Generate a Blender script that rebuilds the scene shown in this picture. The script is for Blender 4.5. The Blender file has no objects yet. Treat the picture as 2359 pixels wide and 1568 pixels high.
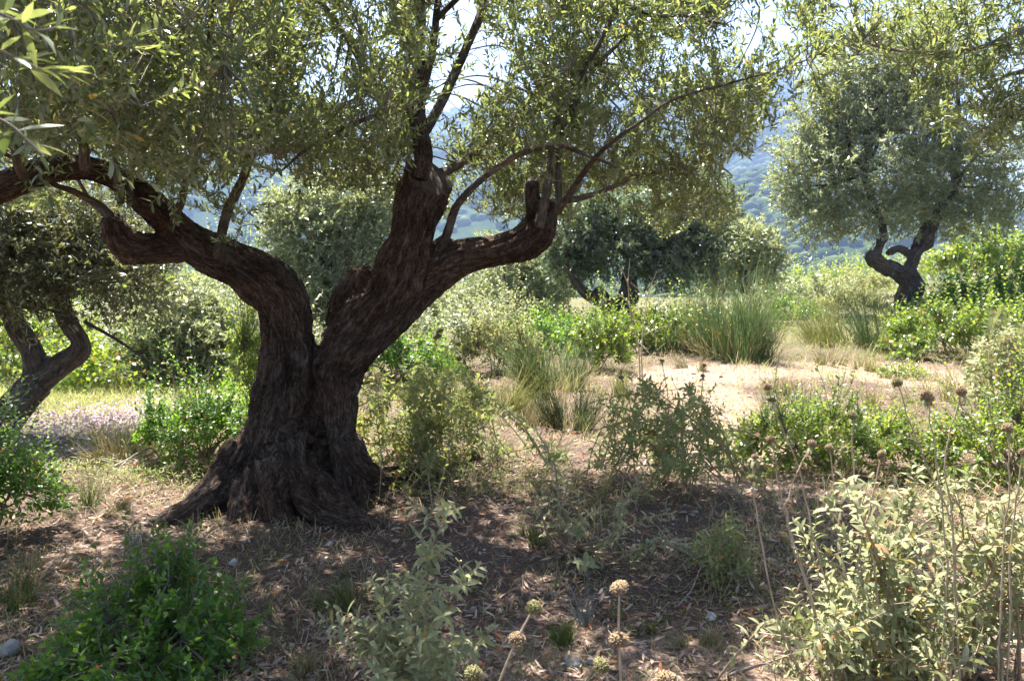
import bpy, math, random
import numpy as np
from mathutils import Vector, Matrix, kdtree

random.seed(7)
RNG = np.random.default_rng(7)
scene = bpy.context.scene
COL = scene.collection

# ------------------------------------------------------------------ camera
W, H, FPX = 1024, 680, 819.0
CAM = np.array([0.0, 0.0, 1.6])
PITCH = math.atan((340 - 255) / FPX)
cam_d = bpy.data.cameras.new("camera")
cam = bpy.data.objects.new("camera", cam_d)
COL.objects.link(cam)
cam.location = CAM
cam.rotation_euler = (math.pi / 2 - PITCH, 0, 0)
cam_d.sensor_width = 36.0
cam_d.lens = 36.0 * FPX / W
cam_d.clip_start = 0.02
cam_d.clip_end = 20000
cam_d.dof.use_dof = True
cam_d.dof.focus_distance = 5.4
cam_d.dof.aperture_fstop = 9.0
scene.camera = cam

# ------------------------------------------------------------------ sky, sun, exposure
SUN_EL, SUN_AZ = math.radians(61), math.radians(-19)      # azimuth measured from +Y towards +X
world = bpy.data.worlds.new("World")
scene.world = world
world.use_nodes = True
wn = world.node_tree
wn.nodes.clear()
sky = wn.nodes.new("ShaderNodeTexSky")
sky.sky_type = 'NISHITA'
sky.sun_disc = False
sky.sun_elevation = SUN_EL
sky.sun_rotation = SUN_AZ
sky.altitude = 200
sky.air_density = 1.0
sky.dust_density = 2.5
sky.ozone_density = 1.5
bg = wn.nodes.new("ShaderNodeBackground")
bg.inputs[1].default_value = 0.052
wo = wn.nodes.new("ShaderNodeOutputWorld")
wn.links.new(sky.outputs[0], bg.inputs[0])
wn.links.new(bg.outputs[0], wo.inputs[0])

sun_d = bpy.data.lights.new("sun", 'SUN')
sun_d.energy = 5.0
sun_d.angle = math.radians(0.53)
sun_d.color = (1.0, 0.95, 0.87)
sun = bpy.data.objects.new("sun", sun_d)
COL.objects.link(sun)
SDIR = Vector((math.sin(SUN_AZ) * math.cos(SUN_EL), math.cos(SUN_AZ) * math.cos(SUN_EL), math.sin(SUN_EL)))
sun.rotation_euler = (-SDIR).to_track_quat('-Z', 'Y').to_euler()
sun.location = (-10, 20, 30)

vs = scene.view_settings
vs.view_transform = 'Standard'
vs.look = 'None'
vs.exposure = 2.4
vs.gamma = 1.0
vs.use_curve_mapping = False
cy = scene.cycles
cy.use_denoising = True
cy.max_bounces = 8
cy.diffuse_bounces = 4
cy.glossy_bounces = 2
cy.transmission_bounces = 5
cy.volume_bounces = 0
cy.transparent_max_bounces = 4
cy.sample_clamp_indirect = 6.0
cy.use_adaptive_sampling = True
cy.adaptive_threshold = 0.02

# ------------------------------------------------------------------ numeric helpers
S = 1024.0 / 2358.0                      # photograph as viewed (2358 wide) -> render pixels
cp, sp = math.cos(PITCH), math.sin(PITCH)

def ray(px, py):
    x, u = (px - 512.0) / FPX, (340.0 - py) / FPX
    return np.array([x, cp + u * sp, u * cp - sp])

def D(dx, dy, Y):
    """point on the line of sight through (dx,dy) at the distance Y ahead"""
    r = ray(dx * S, dy * S)
    return CAM + r * (Y / r[1])

def RM(rd, Y):
    return rd * S * Y / FPX

def _h(ix, iy, iz, seed):
    n = (ix * 374761393 + iy * 668265263 + iz * 2147483647 + seed * 974711) & 0xFFFFFFFF
    n = ((n ^ (n >> 13)) * 1274126177) & 0xFFFFFFFF
    n = n ^ (n >> 16)
    return (n & 0xFFFF) / 65535.0

def vnoise(p, seed=0):
    p = np.asarray(p, float)
    i = np.floor(p).astype(np.int64)
    f = p - i
    f = f * f * (3 - 2 * f)
    out = 0
    for a in (0, 1):
        for b in (0, 1):
            for c in (0, 1):
                w = (f[..., 0] if a else 1 - f[..., 0]) * (f[..., 1] if b else 1 - f[..., 1]) * (f[..., 2] if c else 1 - f[..., 2])
                out = out + w * _h(i[..., 0] + a, i[..., 1] + b, i[..., 2] + c, seed)
    return out * 2 - 1

def fbm(p, seed=0, o=3):
    r, a, q = 0, 1.0, np.asarray(p, float)
    for k in range(o):
        r = r + a * vnoise(q, seed + k * 17)
        q = q * 2.03 + 5.1
        a *= 0.5
    return r

TRUNK_XY = (-1.53, 5.15)

def sstep(a, b, x):
    t = np.clip((x - a) / (b - a), 0, 1)
    return t * t * (3 - 2 * t)

def hgt(x, y):
    x, y = np.asarray(x, float), np.asarray(y, float)
    z = np.zeros(np.broadcast(x, y).shape)
    x, y = np.broadcast_arrays(x, y)
    p = np.stack([x * 0.55, y * 0.55, np.zeros_like(x)], -1)
    near = 1 - sstep(20, 60, np.hypot(x, y))
    z = z + 0.06 * vnoise(p, 3) * near
    z = z + 0.022 * fbm(p * 5.2, 9, 2) * (1 - sstep(10, 22, np.hypot(x, y)))
    z = z + 0.02 * np.exp(-(((x - TRUNK_XY[0]) / 1.1) ** 2 + ((y - TRUNK_XY[1]) / 1.0) ** 2))
    z = z - 0.25 * sstep(-2.0, -6.0, x) * sstep(7, 12, y)
    z = z + 0.9 * sstep(9, 22, x) * sstep(14, 26, y) * (1 - sstep(35, 80, y))
    z = z - 14.0 * sstep(24, 170, y) + 0.0
    z = z + 0.6 * vnoise(np.stack([x * 0.03, y * 0.03, np.zeros_like(x)], -1), 21) * sstep(30, 120, y)
    return z

def hz(x, y):
    return float(hgt(np.array([x]), np.array([y]))[0])

def G(dx, dy):
    r = ray(dx * S, dy * S)
    t = np.linspace(1.0, 60, 3000)
    q = CAM + r[None] * t[:, None]
    k = np.argmax(q[:, 2] < hgt(q[:, 0], q[:, 1]))
    return np.array([q[k, 0], q[k, 1], hz(q[k, 0], q[k, 1])])

def norm(v):
    return v / np.maximum(np.linalg.norm(v, axis=-1, keepdims=True), 1e-9)

# ------------------------------------------------------------------ mesh helpers
def build_mesh(name, V, F, attrs=None, smooth=False):
    """V (n,3); F list of (m,k) int arrays"""
    V = np.asarray(V, np.float32)
    me = bpy.data.meshes.new(name)
    me.vertices.add(len(V))
    me.vertices.foreach_set("co", V.ravel())
    loops = np.concatenate([f.ravel() for f in F]).astype(np.int32)
    starts, o = [], 0
    for f in F:
        starts.append(o + np.arange(len(f)) * f.shape[1])
        o += f.size
    starts = np.concatenate(starts).astype(np.int32)
    me.loops.add(len(loops))
    me.loops.foreach_set("vertex_index", loops)
    me.polygons.add(len(starts))
    me.polygons.foreach_set("loop_start", starts)
    if smooth:
        me.polygons.foreach_set("use_smooth", np.ones(len(starts), bool))
    for k, a in (attrs or {}).items():
        a = np.asarray(a, np.float32)
        if a.ndim == 1:
            at = me.attributes.new(k, 'FLOAT', 'POINT')
            at.data.foreach_set("value", a)
        else:
            at = me.attributes.new(k, 'FLOAT_VECTOR', 'POINT')
            at.data.foreach_set("vector", a.ravel())
    me.update(calc_edges=True)
    return me

class MB:
    def __init__(s):
        s.V, s.F, s.R, s.n = [], [], [], 0
    def add(s, V, F, rnd=None):
        V = np.asarray(V, float).reshape(-1, 3)
        s.V.append(V)
        s.F += [np.asarray(f) + s.n for f in F]
        s.R.append(np.full(len(V), random.random()) if rnd is None else np.broadcast_to(rnd, (len(V),)))
        s.n += len(V)
    def build(s, name, mat, parent=None, smooth=False, mesh=None):
        V = np.concatenate(s.V)
        off = np.array(parent.location) if parent is not None else np.zeros(3)
        by = {}
        for f in s.F:
            by.setdefault(f.shape[1], []).append(f)
        F = [np.concatenate(v) for v in by.values()]
        me = build_mesh(name, V - off, F, {"rnd": np.concatenate(s.R)}, smooth)
        return link(name, me, mat, parent)

def link(name, me, mat, parent=None, loc=None):
    if mat is not None and not me.materials:
        me.materials.append(mat)
    o = bpy.data.objects.new(name, me)
    COL.objects.link(o)
    if parent is not None:
        o.parent = parent
    if loc is not None:
        o.location = loc
    return o

def tag(o, label=None, cat=None, group=None, kind=None):
    if label: o["label"] = label
    if cat: o["category"] = cat
    if group: o["group"] = group
    if kind: o["kind"] = kind
    return o

def root(name, loc, label, cat, group=None):
    o = bpy.data.objects.new(name, None)
    COL.objects.link(o)
    o.location = tuple(float(v) for v in loc)
    o.empty_display_size = 0.1
    return tag(o, label, cat, group)

def spline(pts, n):
    """Catmull-Rom through rows of pts, n samples per span"""
    p = np.asarray(pts, float)
    if len(p) < 3:
        t = np.linspace(0, 1, n + 1)[:, None]
        return p[0] * (1 - t) + p[-1] * t
    e = np.vstack([2 * p[0] - p[1], p, 2 * p[-1] - p[-2]])
    out = []
    for i in range(1, len(e) - 2):
        t = np.linspace(0, 1, n, endpoint=False)[:, None]
        a, b, c, d = e[i - 1], e[i], e[i + 1], e[i + 2]
        out.append(0.5 * ((2 * b) + (c - a) * t + (2 * a - 5 * b + 4 * c - d) * t ** 2 + (3 * b - a - 3 * c + d) * t ** 3))
    out.append(p[-1:])
    return np.vstack(out)

def frames(P):
    T = norm(np.gradient(P, axis=0))
    ref = np.array([0, 0, 1.0]) if abs(T[0, 2]) < 0.9 else np.array([1.0, 0, 0])
    u = norm(np.cross(T[0], ref))
    U = [u]
    for i in range(1, len(P)):
        u = u - T[i] * np.dot(u, T[i])
        u = u / max(np.linalg.norm(u), 1e-9)
        U.append(u)
    U = np.array(U)
    return T, U, np.cross(T, U)

def tube(P, R, sides=5, cap=True, wob=0.0):
    P = np.asarray(P, float)
    R = np.broadcast_to(np.asarray(R, float), (len(P),))
    T, U, B = frames(P)
    a = np.linspace(0, 2 * math.pi, sides, endpoint=False)
    rr = R[:, None] * np.ones(sides)[None]
    if wob:
        rr = rr * (1 + wob * (RNG.random((len(P), sides)) - 0.5) * 2)
    V = P[:, None] + rr[..., None] * (np.cos(a)[None, :, None] * U[:, None] + np.sin(a)[None, :, None] * B[:, None])
    n = len(P)
    i = np.arange(n - 1)[:, None] * sides
    j = np.arange(sides)[None]
    k = (j + 1) % sides
    F = [np.stack([i + j, i + k, i + sides + k, i + sides + j], -1).reshape(-1, 4)]
    if cap:
        F.append(np.arange(sides)[::-1][None].copy())
        F.append((np.arange(sides) + (n - 1) * sides)[None])
    return V.reshape(-1, 3), F

PROF = {
    2: np.array([0.06, 1.0, 0.04]),
    3: np.array([0.06, 0.9, 0.8, 0.03]),
    4: np.array([0.10, 0.72, 1.0, 0.72, 0.04]),
}

def leaf_geo(P, Dr, U, L, Wd, droop=0.3, fold=0.25, nseg=2, rnd=None):
    N = len(P)
    Dr = norm(Dr)
    U = norm(U - Dr * np.sum(U * Dr, -1, keepdims=True))
    B = np.cross(Dr, U)
    L = np.broadcast_to(L, (N,)); Wd = np.broadcast_to(Wd, (N,)); droop = np.broadcast_to(droop, (N,))
    rnd = RNG.random(N) if rnd is None else rnd
    if nseg == 2:        # six-sided leaf
        V = np.zeros((N, 6, 3))
        s = np.zeros(N); z = np.zeros(N); t0 = 0
        for t1, wk, ir, il in ((0.0, 0, 0, 0), (0.33, 0.93, 1, 5), (0.68, 0.84, 2, 4), (1.0, 0, 3, 3)):
            if t1:
                a = droop * (t0 + t1) / 2
                s = s + np.cos(a) * L * (t1 - t0); z = z - np.sin(a) * L * (t1 - t0)
            t0 = t1
            mid = P + Dr * s[:, None] + U * (z + Wd * wk * 0.5 * fold)[:, None]
            sd = B * (Wd * wk * 0.5)[:, None]
            V[:, ir] = mid + sd
            V[:, il] = mid - sd
        b6 = (np.arange(N) * 6)[:, None, None]
        q = (b6 + np.array([[1, 2, 4, 5]])[None]).reshape(-1, 4)
        t3 = (b6 + np.array([[0, 1, 5], [2, 3, 4]])[None]).reshape(-1, 3)
        return V.reshape(-1, 3), [q, t3], np.repeat(rnd, 6)
    w = PROF[nseg]
    V = np.zeros((N, nseg + 1, 3, 3))
    s = np.zeros(N); z = np.zeros(N)
    for k in range(nseg + 1):
        if k:
            a = droop * (k - 0.5) / nseg
            s = s + np.cos(a) * L / nseg
            z = z - np.sin(a) * L / nseg
        mid = P + Dr * s[:, None] + U * z[:, None]
        sd = B * (Wd * w[k] * 0.5)[:, None]
        up = U * (Wd * w[k] * 0.5 * fold)[:, None]
        V[:, k, 0] = mid - sd + up
        V[:, k, 1] = mid
        V[:, k, 2] = mid + sd + up
    base = (np.arange(N) * (nseg + 1) * 3)[:, None, None]
    r = (np.arange(nseg) * 3)[None, :, None]
    c = np.arange(2)[None, None]
    q = np.stack([base + r + c, base + r + c + 1, base + r + c + 4, base + r + c + 3], -1).reshape(-1, 4)
    return V.reshape(-1, 3), [q], np.repeat(rnd, (nseg + 1) * 3)

def diamond_geo(P, Dr, U, L, Wd, rnd=None):
    N = len(P)
    Dr = norm(Dr)
    U = norm(U - Dr * np.sum(U * Dr, -1, keepdims=True))
    B = np.cross(Dr, U)
    L = np.broadcast_to(L, (N,))[:, None]; Wd = np.broadcast_to(Wd, (N,))[:, None]
    V = np.stack([P, P + Dr * L * 0.5 + B * Wd * 0.5, P + Dr * L - U * L * 0.12, P + Dr * L * 0.5 - B * Wd * 0.5], 1)
    q = np.arange(N * 4).reshape(N, 4)
    rnd = RNG.random(N) if rnd is None else rnd
    return V.reshape(-1, 3), [q], np.repeat(rnd, 4)

LEAF_MESH = {}
def leaf_variants(mat, ratio, nseg, fold, droops=(0.15, 0.5, 0.9, 1.4)):
    key = (mat.name, ratio, nseg)
    if key not in LEAF_MESH:
        out = []
        for dr in droops:
            V, F, r = leaf_geo(np.zeros((1, 3)), np.array([[1., 0, 0]]), np.array([[0, 0, 1.]]), 1.0, ratio, dr, fold, nseg, np.zeros(1))
            me = build_mesh("leaf", V, F, {"rnd": r}, True)
            me.materials.append(mat)
            out.append((dr, me))
        LEAF_MESH[key] = out
    return LEAF_MESH[key]

def in_frame(P, m=0):
    d = P - CAM
    yc = d[:, 1] * cp - d[:, 2] * sp
    zc = d[:, 1] * sp + d[:, 2] * cp
    yc = np.maximum(yc, 1e-3)
    px = 512 + FPX * d[:, 0] / yc
    py = 340 - FPX * zc / yc
    return (px > -m) & (px < 1024 + m) & (py > -m) & (py < 680 + m), px, py, yc

def emit_leaves(parent, A, mat, n_parts=0, ratio=0.35, nseg=2, fold=0.25, stuff_name="foliage", max_occl=None):
    """A: dict P,D,U,L,droop. The leaves that show largest become objects of their own, the rest one part."""
    P, Dr, U, L, dr = A["P"], norm(A["D"]), A["U"], A["L"], A["droop"]
    N = len(P)
    take = np.zeros(N, bool)
    if n_parts:
        ok, px, py, yc = in_frame(P, -8)
        size = np.where(ok, L / yc, 0)
        size = size * (0.35 + 0.65 * np.abs(np.sum(np.cross(Dr, U) * norm(P - CAM), -1) < 0.8))
        idx = np.argsort(-size)[:n_parts]
        idx = idx[size[idx] > 0]
        take[idx] = True
        var = leaf_variants(mat, ratio, max(nseg, 3), fold)
        loc = np.array(parent.location)
        Un = norm(U - Dr * np.sum(U * Dr, -1, keepdims=True))
        Bn = np.cross(Dr, Un)
        for i in idx:
            me = min(var, key=lambda v: abs(v[0] - dr[i]))[1]
            o = bpy.data.objects.new("leaf", me)
            COL.objects.link(o)
            o.parent = parent
            m = Matrix.Identity(4)
            for r in range(3):
                m[r][0] = Dr[i, r] * L[i]; m[r][1] = -Bn[i, r] * L[i]; m[r][2] = Un[i, r] * L[i]; m[r][3] = P[i, r] - loc[r]
            o.matrix_local = m
    k = ~take
    if k.any():
        ok, px, py, yc = in_frame(P, 12)
        cheap = k & (~ok | (yc > 8.5))
        k = k & ~cheap
        V, F, r = leaf_geo(P[k], Dr[k], U[k], L[k], L[k] * ratio, dr[k], fold, nseg)
        if cheap.any():
            V2, F2, r2 = diamond_geo(P[cheap], Dr[cheap], U[cheap], L[cheap], L[cheap] * ratio * 1.35)
            V, r, F = np.concatenate([V, V2]), np.concatenate([r, r2]), [f for f in F if len(f)] + [F2[0] + len(V)]
        me = build_mesh(stuff_name, V - np.array(parent.location), F, {"rnd": r}, False)
        o = link(stuff_name, me, mat, parent)
        o["kind"] = "stuff"

def cat(A):
    return {k: np.concatenate([a[k] for a in A]) for k in A[0]}

# ------------------------------------------------------------------ materials
def nt(name):
    m = bpy.data.materials.new(name)
    m.use_nodes = True
    t = m.node_tree
    t.nodes.clear()
    out = t.nodes.new("ShaderNodeOutputMaterial")
    return m, t, out

def nd(t, typ, **kw):
    n = t.nodes.new(typ)
    for k, v in kw.items():
        setattr(n, k, v)
    return n

def ramp(t, fac, stops, interp='LINEAR'):
    r = nd(t, "ShaderNodeValToRGB")
    r.color_ramp.interpolation = interp
    el = r.color_ramp.elements
    while len(el) < len(stops):
        el.new(0.5)
    for e, (p, c) in zip(el, stops):
        e.position = p
        e.color = (*c, 1)
    if fac is not None:
        t.links.new(fac, r.inputs[0])
    return r.outputs[0]

def mixc(t, fac, a, b, mode='MIX'):
    m = nd(t, "ShaderNodeMix", data_type='RGBA', blend_type=mode)
    for s, v in ((m.inputs[0], fac), (m.inputs[6], a), (m.inputs[7], b)):
        if isinstance(v, (int, float)):
            s.default_value = v
        elif isinstance(v, tuple):
            s.default_value = (*v, 1)
        else:
            t.links.new(v, s)
    return m.outputs[2]

def noise(t, vec, scale, detail=4, rough=0.55, dist=0.0):
    n = nd(t, "ShaderNodeTexNoise")
    n.inputs["Scale"].default_value = scale
    n.inputs["Detail"].default_value = detail
    n.inputs["Roughness"].default_value = rough
    n.inputs["Distortion"].default_value = dist
    if vec is not None:
        t.links.new(vec, n.inputs["Vector"])
    return n.outputs["Fac"]

def leaf_mat(name, top, bottom, trans, t_fac=0.4, rough=0.4, odd=(), spec=0.5):
    """top/bottom: two colours each (mixed by a per-leaf random value); odd: (share, colour) for withered leaves"""
    m, t, out = nt(name)
    at = nd(t, "ShaderNodeAttribute", attribute_name="rnd")
    oi = nd(t, "ShaderNodeObjectInfo")
    ad = nd(t, "ShaderNodeMath", operation='ADD')
    t.links.new(at.outputs["Fac"], ad.inputs[0]); t.links.new(oi.outputs["Random"], ad.inputs[1])
    fr = nd(t, "ShaderNodeMath", operation='FRACT')
    t.links.new(ad.outputs[0], fr.inputs[0])
    r = fr.outputs[0]
    geo = nd(t, "ShaderNodeNewGeometry")
    def cols(a, b):
        st = [(0.0, a), (1.0 - sum(o[0] for o in odd), b)]
        c = ramp(t, r, st)
        pos = 1.0
        for share, colr in odd:
            gt = nd(t, "ShaderNodeMath", operation='GREATER_THAN')
            t.links.new(r, gt.inputs[0]); gt.inputs[1].default_value = pos - share
            lt = nd(t, "ShaderNodeMath", operation='LESS_THAN')
            t.links.new(r, lt.inputs[0]); lt.inputs[1].default_value = pos
            mu = nd(t, "ShaderNodeMath", operation='MULTIPLY')
            t.links.new(gt.outputs[0], mu.inputs[0]); t.links.new(lt.outputs[0], mu.inputs[1])
            c = mixc(t, mu.outputs[0], c, colr)
            pos -= share
        return c
    ctop, cbot, ctr = cols(*top), cols(*bottom), cols(*trans)
    col = mixc(t, geo.outputs["Backfacing"], ctop, cbot)
    pr = nd(t, "ShaderNodeBsdfPrincipled")
    t.links.new(col, pr.inputs["Base Color"])
    pr.inputs["Roughness"].default_value = rough
    pr.inputs["Specular IOR Level"].default_value = spec
    tl = nd(t, "ShaderNodeBsdfTranslucent")
    t.links.new(ctr, tl.inputs["Color"])
    mx = nd(t, "ShaderNodeMixShader")
    mx.inputs[0].default_value = t_fac
    t.links.new(pr.outputs[0], mx.inputs[1]); t.links.new(tl.outputs[0], mx.inputs[2])
    t.links.new(mx.outputs[0], out.inputs[0])
    return m

def plain_mat(name, stops, scale=12.0, rough=0.85, bump=0.4, bump_scale=40.0, attr=False, dist=0.01, spec=0.2):
    m, t, out = nt(name)
    tc = nd(t, "ShaderNodeTexCoord")
    f = noise(t, tc.outputs["Object"], scale, 5, 0.6)
    if attr:
        at = nd(t, "ShaderNodeAttribute", attribute_name="rnd")
        ad = nd(t, "ShaderNodeMath", operation='MULTIPLY_ADD')
        t.links.new(f, ad.inputs[0]); ad.inputs[1].default_value = 0.5
        sc = nd(t, "ShaderNodeMath", operation='MULTIPLY'); t.links.new(at.outputs["Fac"], sc.inputs[0]); sc.inputs[1].default_value = 0.6
        t.links.new(sc.outputs[0], ad.inputs[2])
        f = ad.outputs[0]
    c = ramp(t, f, stops)
    pr = nd(t, "ShaderNodeBsdfPrincipled")
    t.links.new(c, pr.inputs["Base Color"])
    pr.inputs["Roughness"].default_value = rough
    pr.inputs["Specular IOR Level"].default_value = spec
    if bump:
        b = nd(t, "ShaderNodeBump")
        b.inputs["Strength"].default_value = bump
        b.inputs["Distance"].default_value = dist
        t.links.new(noise(t, tc.outputs["Object"], bump_scale, 6, 0.65), b.inputs["Height"])
        t.links.new(b.outputs[0], pr.inputs["Normal"])
    t.links.new(pr.outputs[0], out.inputs[0])
    return m

def bark_mat(name, dark, mid, light, sc=1.0):
    """fibrous bark whose streaks follow the 'grain' attribute (across, across, along the limb)"""
    m, t, out = nt(name)
    at = nd(t, "ShaderNodeAttribute", attribute_name="grain")
    tc = nd(t, "ShaderNodeTexCoord")
    nz = nd(t, "ShaderNodeTexNoise"); nz.inputs["Scale"].default_value = 7; nz.inputs["Detail"].default_value = 3
    t.links.new(tc.outputs["Object"], nz.inputs["Vector"])
    va = nd(t, "ShaderNodeVectorMath", operation='MULTIPLY_ADD')
    t.links.new(nz.outputs["Color"], va.inputs[0]); va.inputs[1].default_value = (0.07, 0.07, 0.12)
    t.links.new(at.outputs["Vector"], va.inputs[2])
    def streak(scale, stretch, det, rough):
        mp = nd(t, "ShaderNodeMapping"); mp.inputs["Scale"].default_value = (1, 1, stretch)
        t.links.new(va.outputs[0], mp.inputs[0])
        return noise(t, mp.outputs[0], scale * sc, det, rough, 0.3)
    f1 = streak(95, 0.17, 6, 0.7)
    f2 = streak(38, 0.2, 5, 0.65)
    f3 = streak(210, 0.4, 4, 0.7)
    sm = nd(t, "ShaderNodeMath", operation='MULTIPLY_ADD')
    t.links.new(f1, sm.inputs[0]); sm.inputs[1].default_value = 0.42
    s2 = nd(t, "ShaderNodeMath", operation='MULTIPLY_ADD'); t.links.new(f2, s2.inputs[0]); s2.inputs[1].default_value = 0.28
    s3 = nd(t, "ShaderNodeMath", operation='MULTIPLY'); t.links.new(f3, s3.inputs[0]); s3.inputs[1].default_value = 0.30
    t.links.new(s3.outputs[0], s2.inputs[2]); t.links.new(s2.outputs[0], sm.inputs[2])
    h = sm.outputs[0]
    c = ramp(t, h, [(0.41, dark), (0.50, mid), (0.59, light)])
    patch = noise(t, tc.outputs["Object"], 3.1, 5, 0.7)
    pf = ramp(t, patch, [(0.40, (0, 0, 0)), (0.62, (1, 1, 1))])
    c2 = mixc(t, 1.0, c, (0.52, 0.49, 0.49), 'MULTIPLY')
    c = mixc(t, pf, c, c2)
    gp = ramp(t, noise(t, tc.outputs["Object"], 6.0, 6, 0.7), [(0.56, (0, 0, 0)), (0.70, (1, 1, 1))])
    c = mixc(t, gp, c, mixc(t, 0.45, c, (0.24, 0.215, 0.19)))
    rd = ramp(t, noise(t, tc.outputs["Object"], 1.7, 4, 0.6), [(0.48, (0, 0, 0)), (0.66, (1, 1, 1))])
    c = mixc(t, rd, c, mixc(t, 1.0, c, (1.25, 1.05, 0.92), 'MULTIPLY'))
    pr = nd(t, "ShaderNodeBsdfPrincipled")
    t.links.new(c, pr.inputs["Base Color"])
    pr.inputs["Roughness"].default_value = 0.92
    pr.inputs["Specular IOR Level"].default_value = 0.12
    b = nd(t, "ShaderNodeBump")
    b.inputs["Strength"].default_value = 1.0
    b.inputs["Distance"].default_value = 0.045
    t.links.new(h, b.inputs["Height"])
    t.links.new(b.outputs[0], pr.inputs["Normal"])
    t.links.new(pr.outputs[0], out.inputs[0])
    return m

M = {}
M["bark"] = bark_mat("olive_bark", (0.026, 0.017, 0.014), (0.090, 0.062, 0.047), (0.27, 0.205, 0.16))
M["bark2"] = bark_mat("old_olive_bark", (0.045, 0.036, 0.032), (0.12, 0.095, 0.08), (0.24, 0.20, 0.17), 0.6)
M["twig"] = plain_mat("olive_twig", [(0.3, (0.13, 0.105, 0.08)), (0.7, (0.27, 0.235, 0.185))], 30, 0.85, 0.3, 120, dist=0.003)
M["branchbark"] = bark_mat("young_olive_bark", (0.07, 0.055, 0.045), (0.17, 0.14, 0.115), (0.32, 0.28, 0.24), 0.9)
M["wood"] = plain_mat("sawn_wood", [(0.3, (0.045, 0.033, 0.026)), (0.7, (0.13, 0.10, 0.08))], 18, 0.9, 0.5, 60, dist=0.01)
M["olive"] = leaf_mat("olive_leaf", ((0.055, 0.082, 0.030), (0.115, 0.145, 0.058)), ((0.20, 0.23, 0.155), (0.32, 0.34, 0.24)),
                      ((0.20, 0.26, 0.045), (0.38, 0.42, 0.11)), 0.42, 0.30, odd=((0.006, (0.42, 0.26, 0.05)),))
M["olive_far"] = leaf_mat("silver_glint_olive_leaf", ((0.145, 0.17, 0.09), (0.25, 0.27, 0.155)), ((0.34, 0.36, 0.265), (0.48, 0.48, 0.38)),
                          ((0.26, 0.31, 0.10), (0.42, 0.45, 0.18)), 0.42, 0.38)  # silvery leaves, with sun glints put into their paler colour
M["olive_shaded"] = leaf_mat("shaded_olive_leaf", ((0.065, 0.072, 0.034), (0.115, 0.118, 0.060)), ((0.17, 0.175, 0.125), (0.25, 0.25, 0.18)),
                          ((0.15, 0.16, 0.045), (0.26, 0.26, 0.09)), 0.34, 0.38)  # shade on the leaning olive put into a browner leaf colour
M["olive_dark"] = leaf_mat("dark_olive_leaf", ((0.070, 0.10, 0.055), (0.13, 0.165, 0.095)), ((0.21, 0.245, 0.185), (0.30, 0.33, 0.255)),
                          ((0.11, 0.16, 0.055), (0.20, 0.25, 0.09)), 0.34, 0.4)
M["gloss"] = leaf_mat("glossy_shrub_leaf", ((0.045, 0.115, 0.016), (0.10, 0.20, 0.028)), ((0.08, 0.17, 0.035), (0.14, 0.25, 0.055)),
                      ((0.15, 0.32, 0.015), (0.32, 0.50, 0.04)), 0.42, 0.42, odd=((0.015, (0.32, 0.12, 0.03)),), spec=0.35)
M["lime"] = leaf_mat("bright_shrub_leaf", ((0.075, 0.130, 0.022), (0.15, 0.21, 0.040)), ((0.12, 0.18, 0.05), (0.18, 0.24, 0.07)),
                     ((0.26, 0.40, 0.02), (0.42, 0.52, 0.05)), 0.42, 0.34, odd=((0.03, (0.40, 0.22, 0.05)),))
M["sage"] = leaf_mat("sage_leaf", ((0.23, 0.25, 0.125), (0.37, 0.37, 0.21)), ((0.40, 0.40, 0.28), (0.54, 0.52, 0.39)),
                     ((0.20, 0.25, 0.06), (0.34, 0.36, 0.11)), 0.30, 0.8, odd=((0.035, (0.42, 0.34, 0.11)), (0.02, (0.30, 0.16, 0.08))), spec=0.15)
M["sage_shaded"] = leaf_mat("shaded_sage_leaf", ((0.17, 0.205, 0.095), (0.28, 0.31, 0.155)), ((0.28, 0.31, 0.19), (0.38, 0.40, 0.27)),
                     ((0.28, 0.34, 0.06), (0.44, 0.47, 0.12)), 0.42, 0.75, odd=((0.035, (0.42, 0.35, 0.07)), (0.02, (0.30, 0.16, 0.07))), spec=0.15)  # darker copy of the sage leaf, shade on those bushes put into its colour
M["sagestem"] = plain_mat("sage_stem", [(0.3, (0.24, 0.16, 0.10)), (0.7, (0.44, 0.35, 0.25))], 20, 0.9, 0.2, 90, dist=0.002)
M["drystem"] = plain_mat("dry_stalk", [(0.3, (0.30, 0.22, 0.14)), (0.7, (0.52, 0.43, 0.31))], 20, 0.9, 0.2, 90, dist=0.002)
M["seed"] = plain_mat("dry_seed_head", [(0.20, (0.16, 0.105, 0.06)), (0.5, (0.31, 0.225, 0.13)), (0.85, (0.45, 0.355, 0.225))], 60, 0.9, 0.3, 200, attr=True, dist=0.003)
M["seed_green"] = plain_mat("green_seed_head", [(0.25, (0.14, 0.13, 0.055)), (0.8, (0.33, 0.30, 0.14))], 60, 0.9, 0.3, 200, attr=True, dist=0.003)
M["broom"] = leaf_mat("broom_stem", ((0.085, 0.150, 0.045), (0.19, 0.265, 0.10)), ((0.085, 0.150, 0.045), (0.19, 0.265, 0.10)),
                      ((0.15, 0.24, 0.05), (0.26, 0.32, 0.09)), 0.15, 0.6, odd=((0.06, (0.36, 0.28, 0.14)),), spec=0.25)
M["broom_dark"] = leaf_mat("dark_broom_stem", ((0.045, 0.072, 0.030), (0.10, 0.13, 0.055)), ((0.045, 0.072, 0.030), (0.10, 0.13, 0.055)),
                      ((0.10, 0.16, 0.04), (0.16, 0.20, 0.06)), 0.12, 0.6, odd=((0.12, (0.22, 0.15, 0.08)),), spec=0.25)
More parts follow.
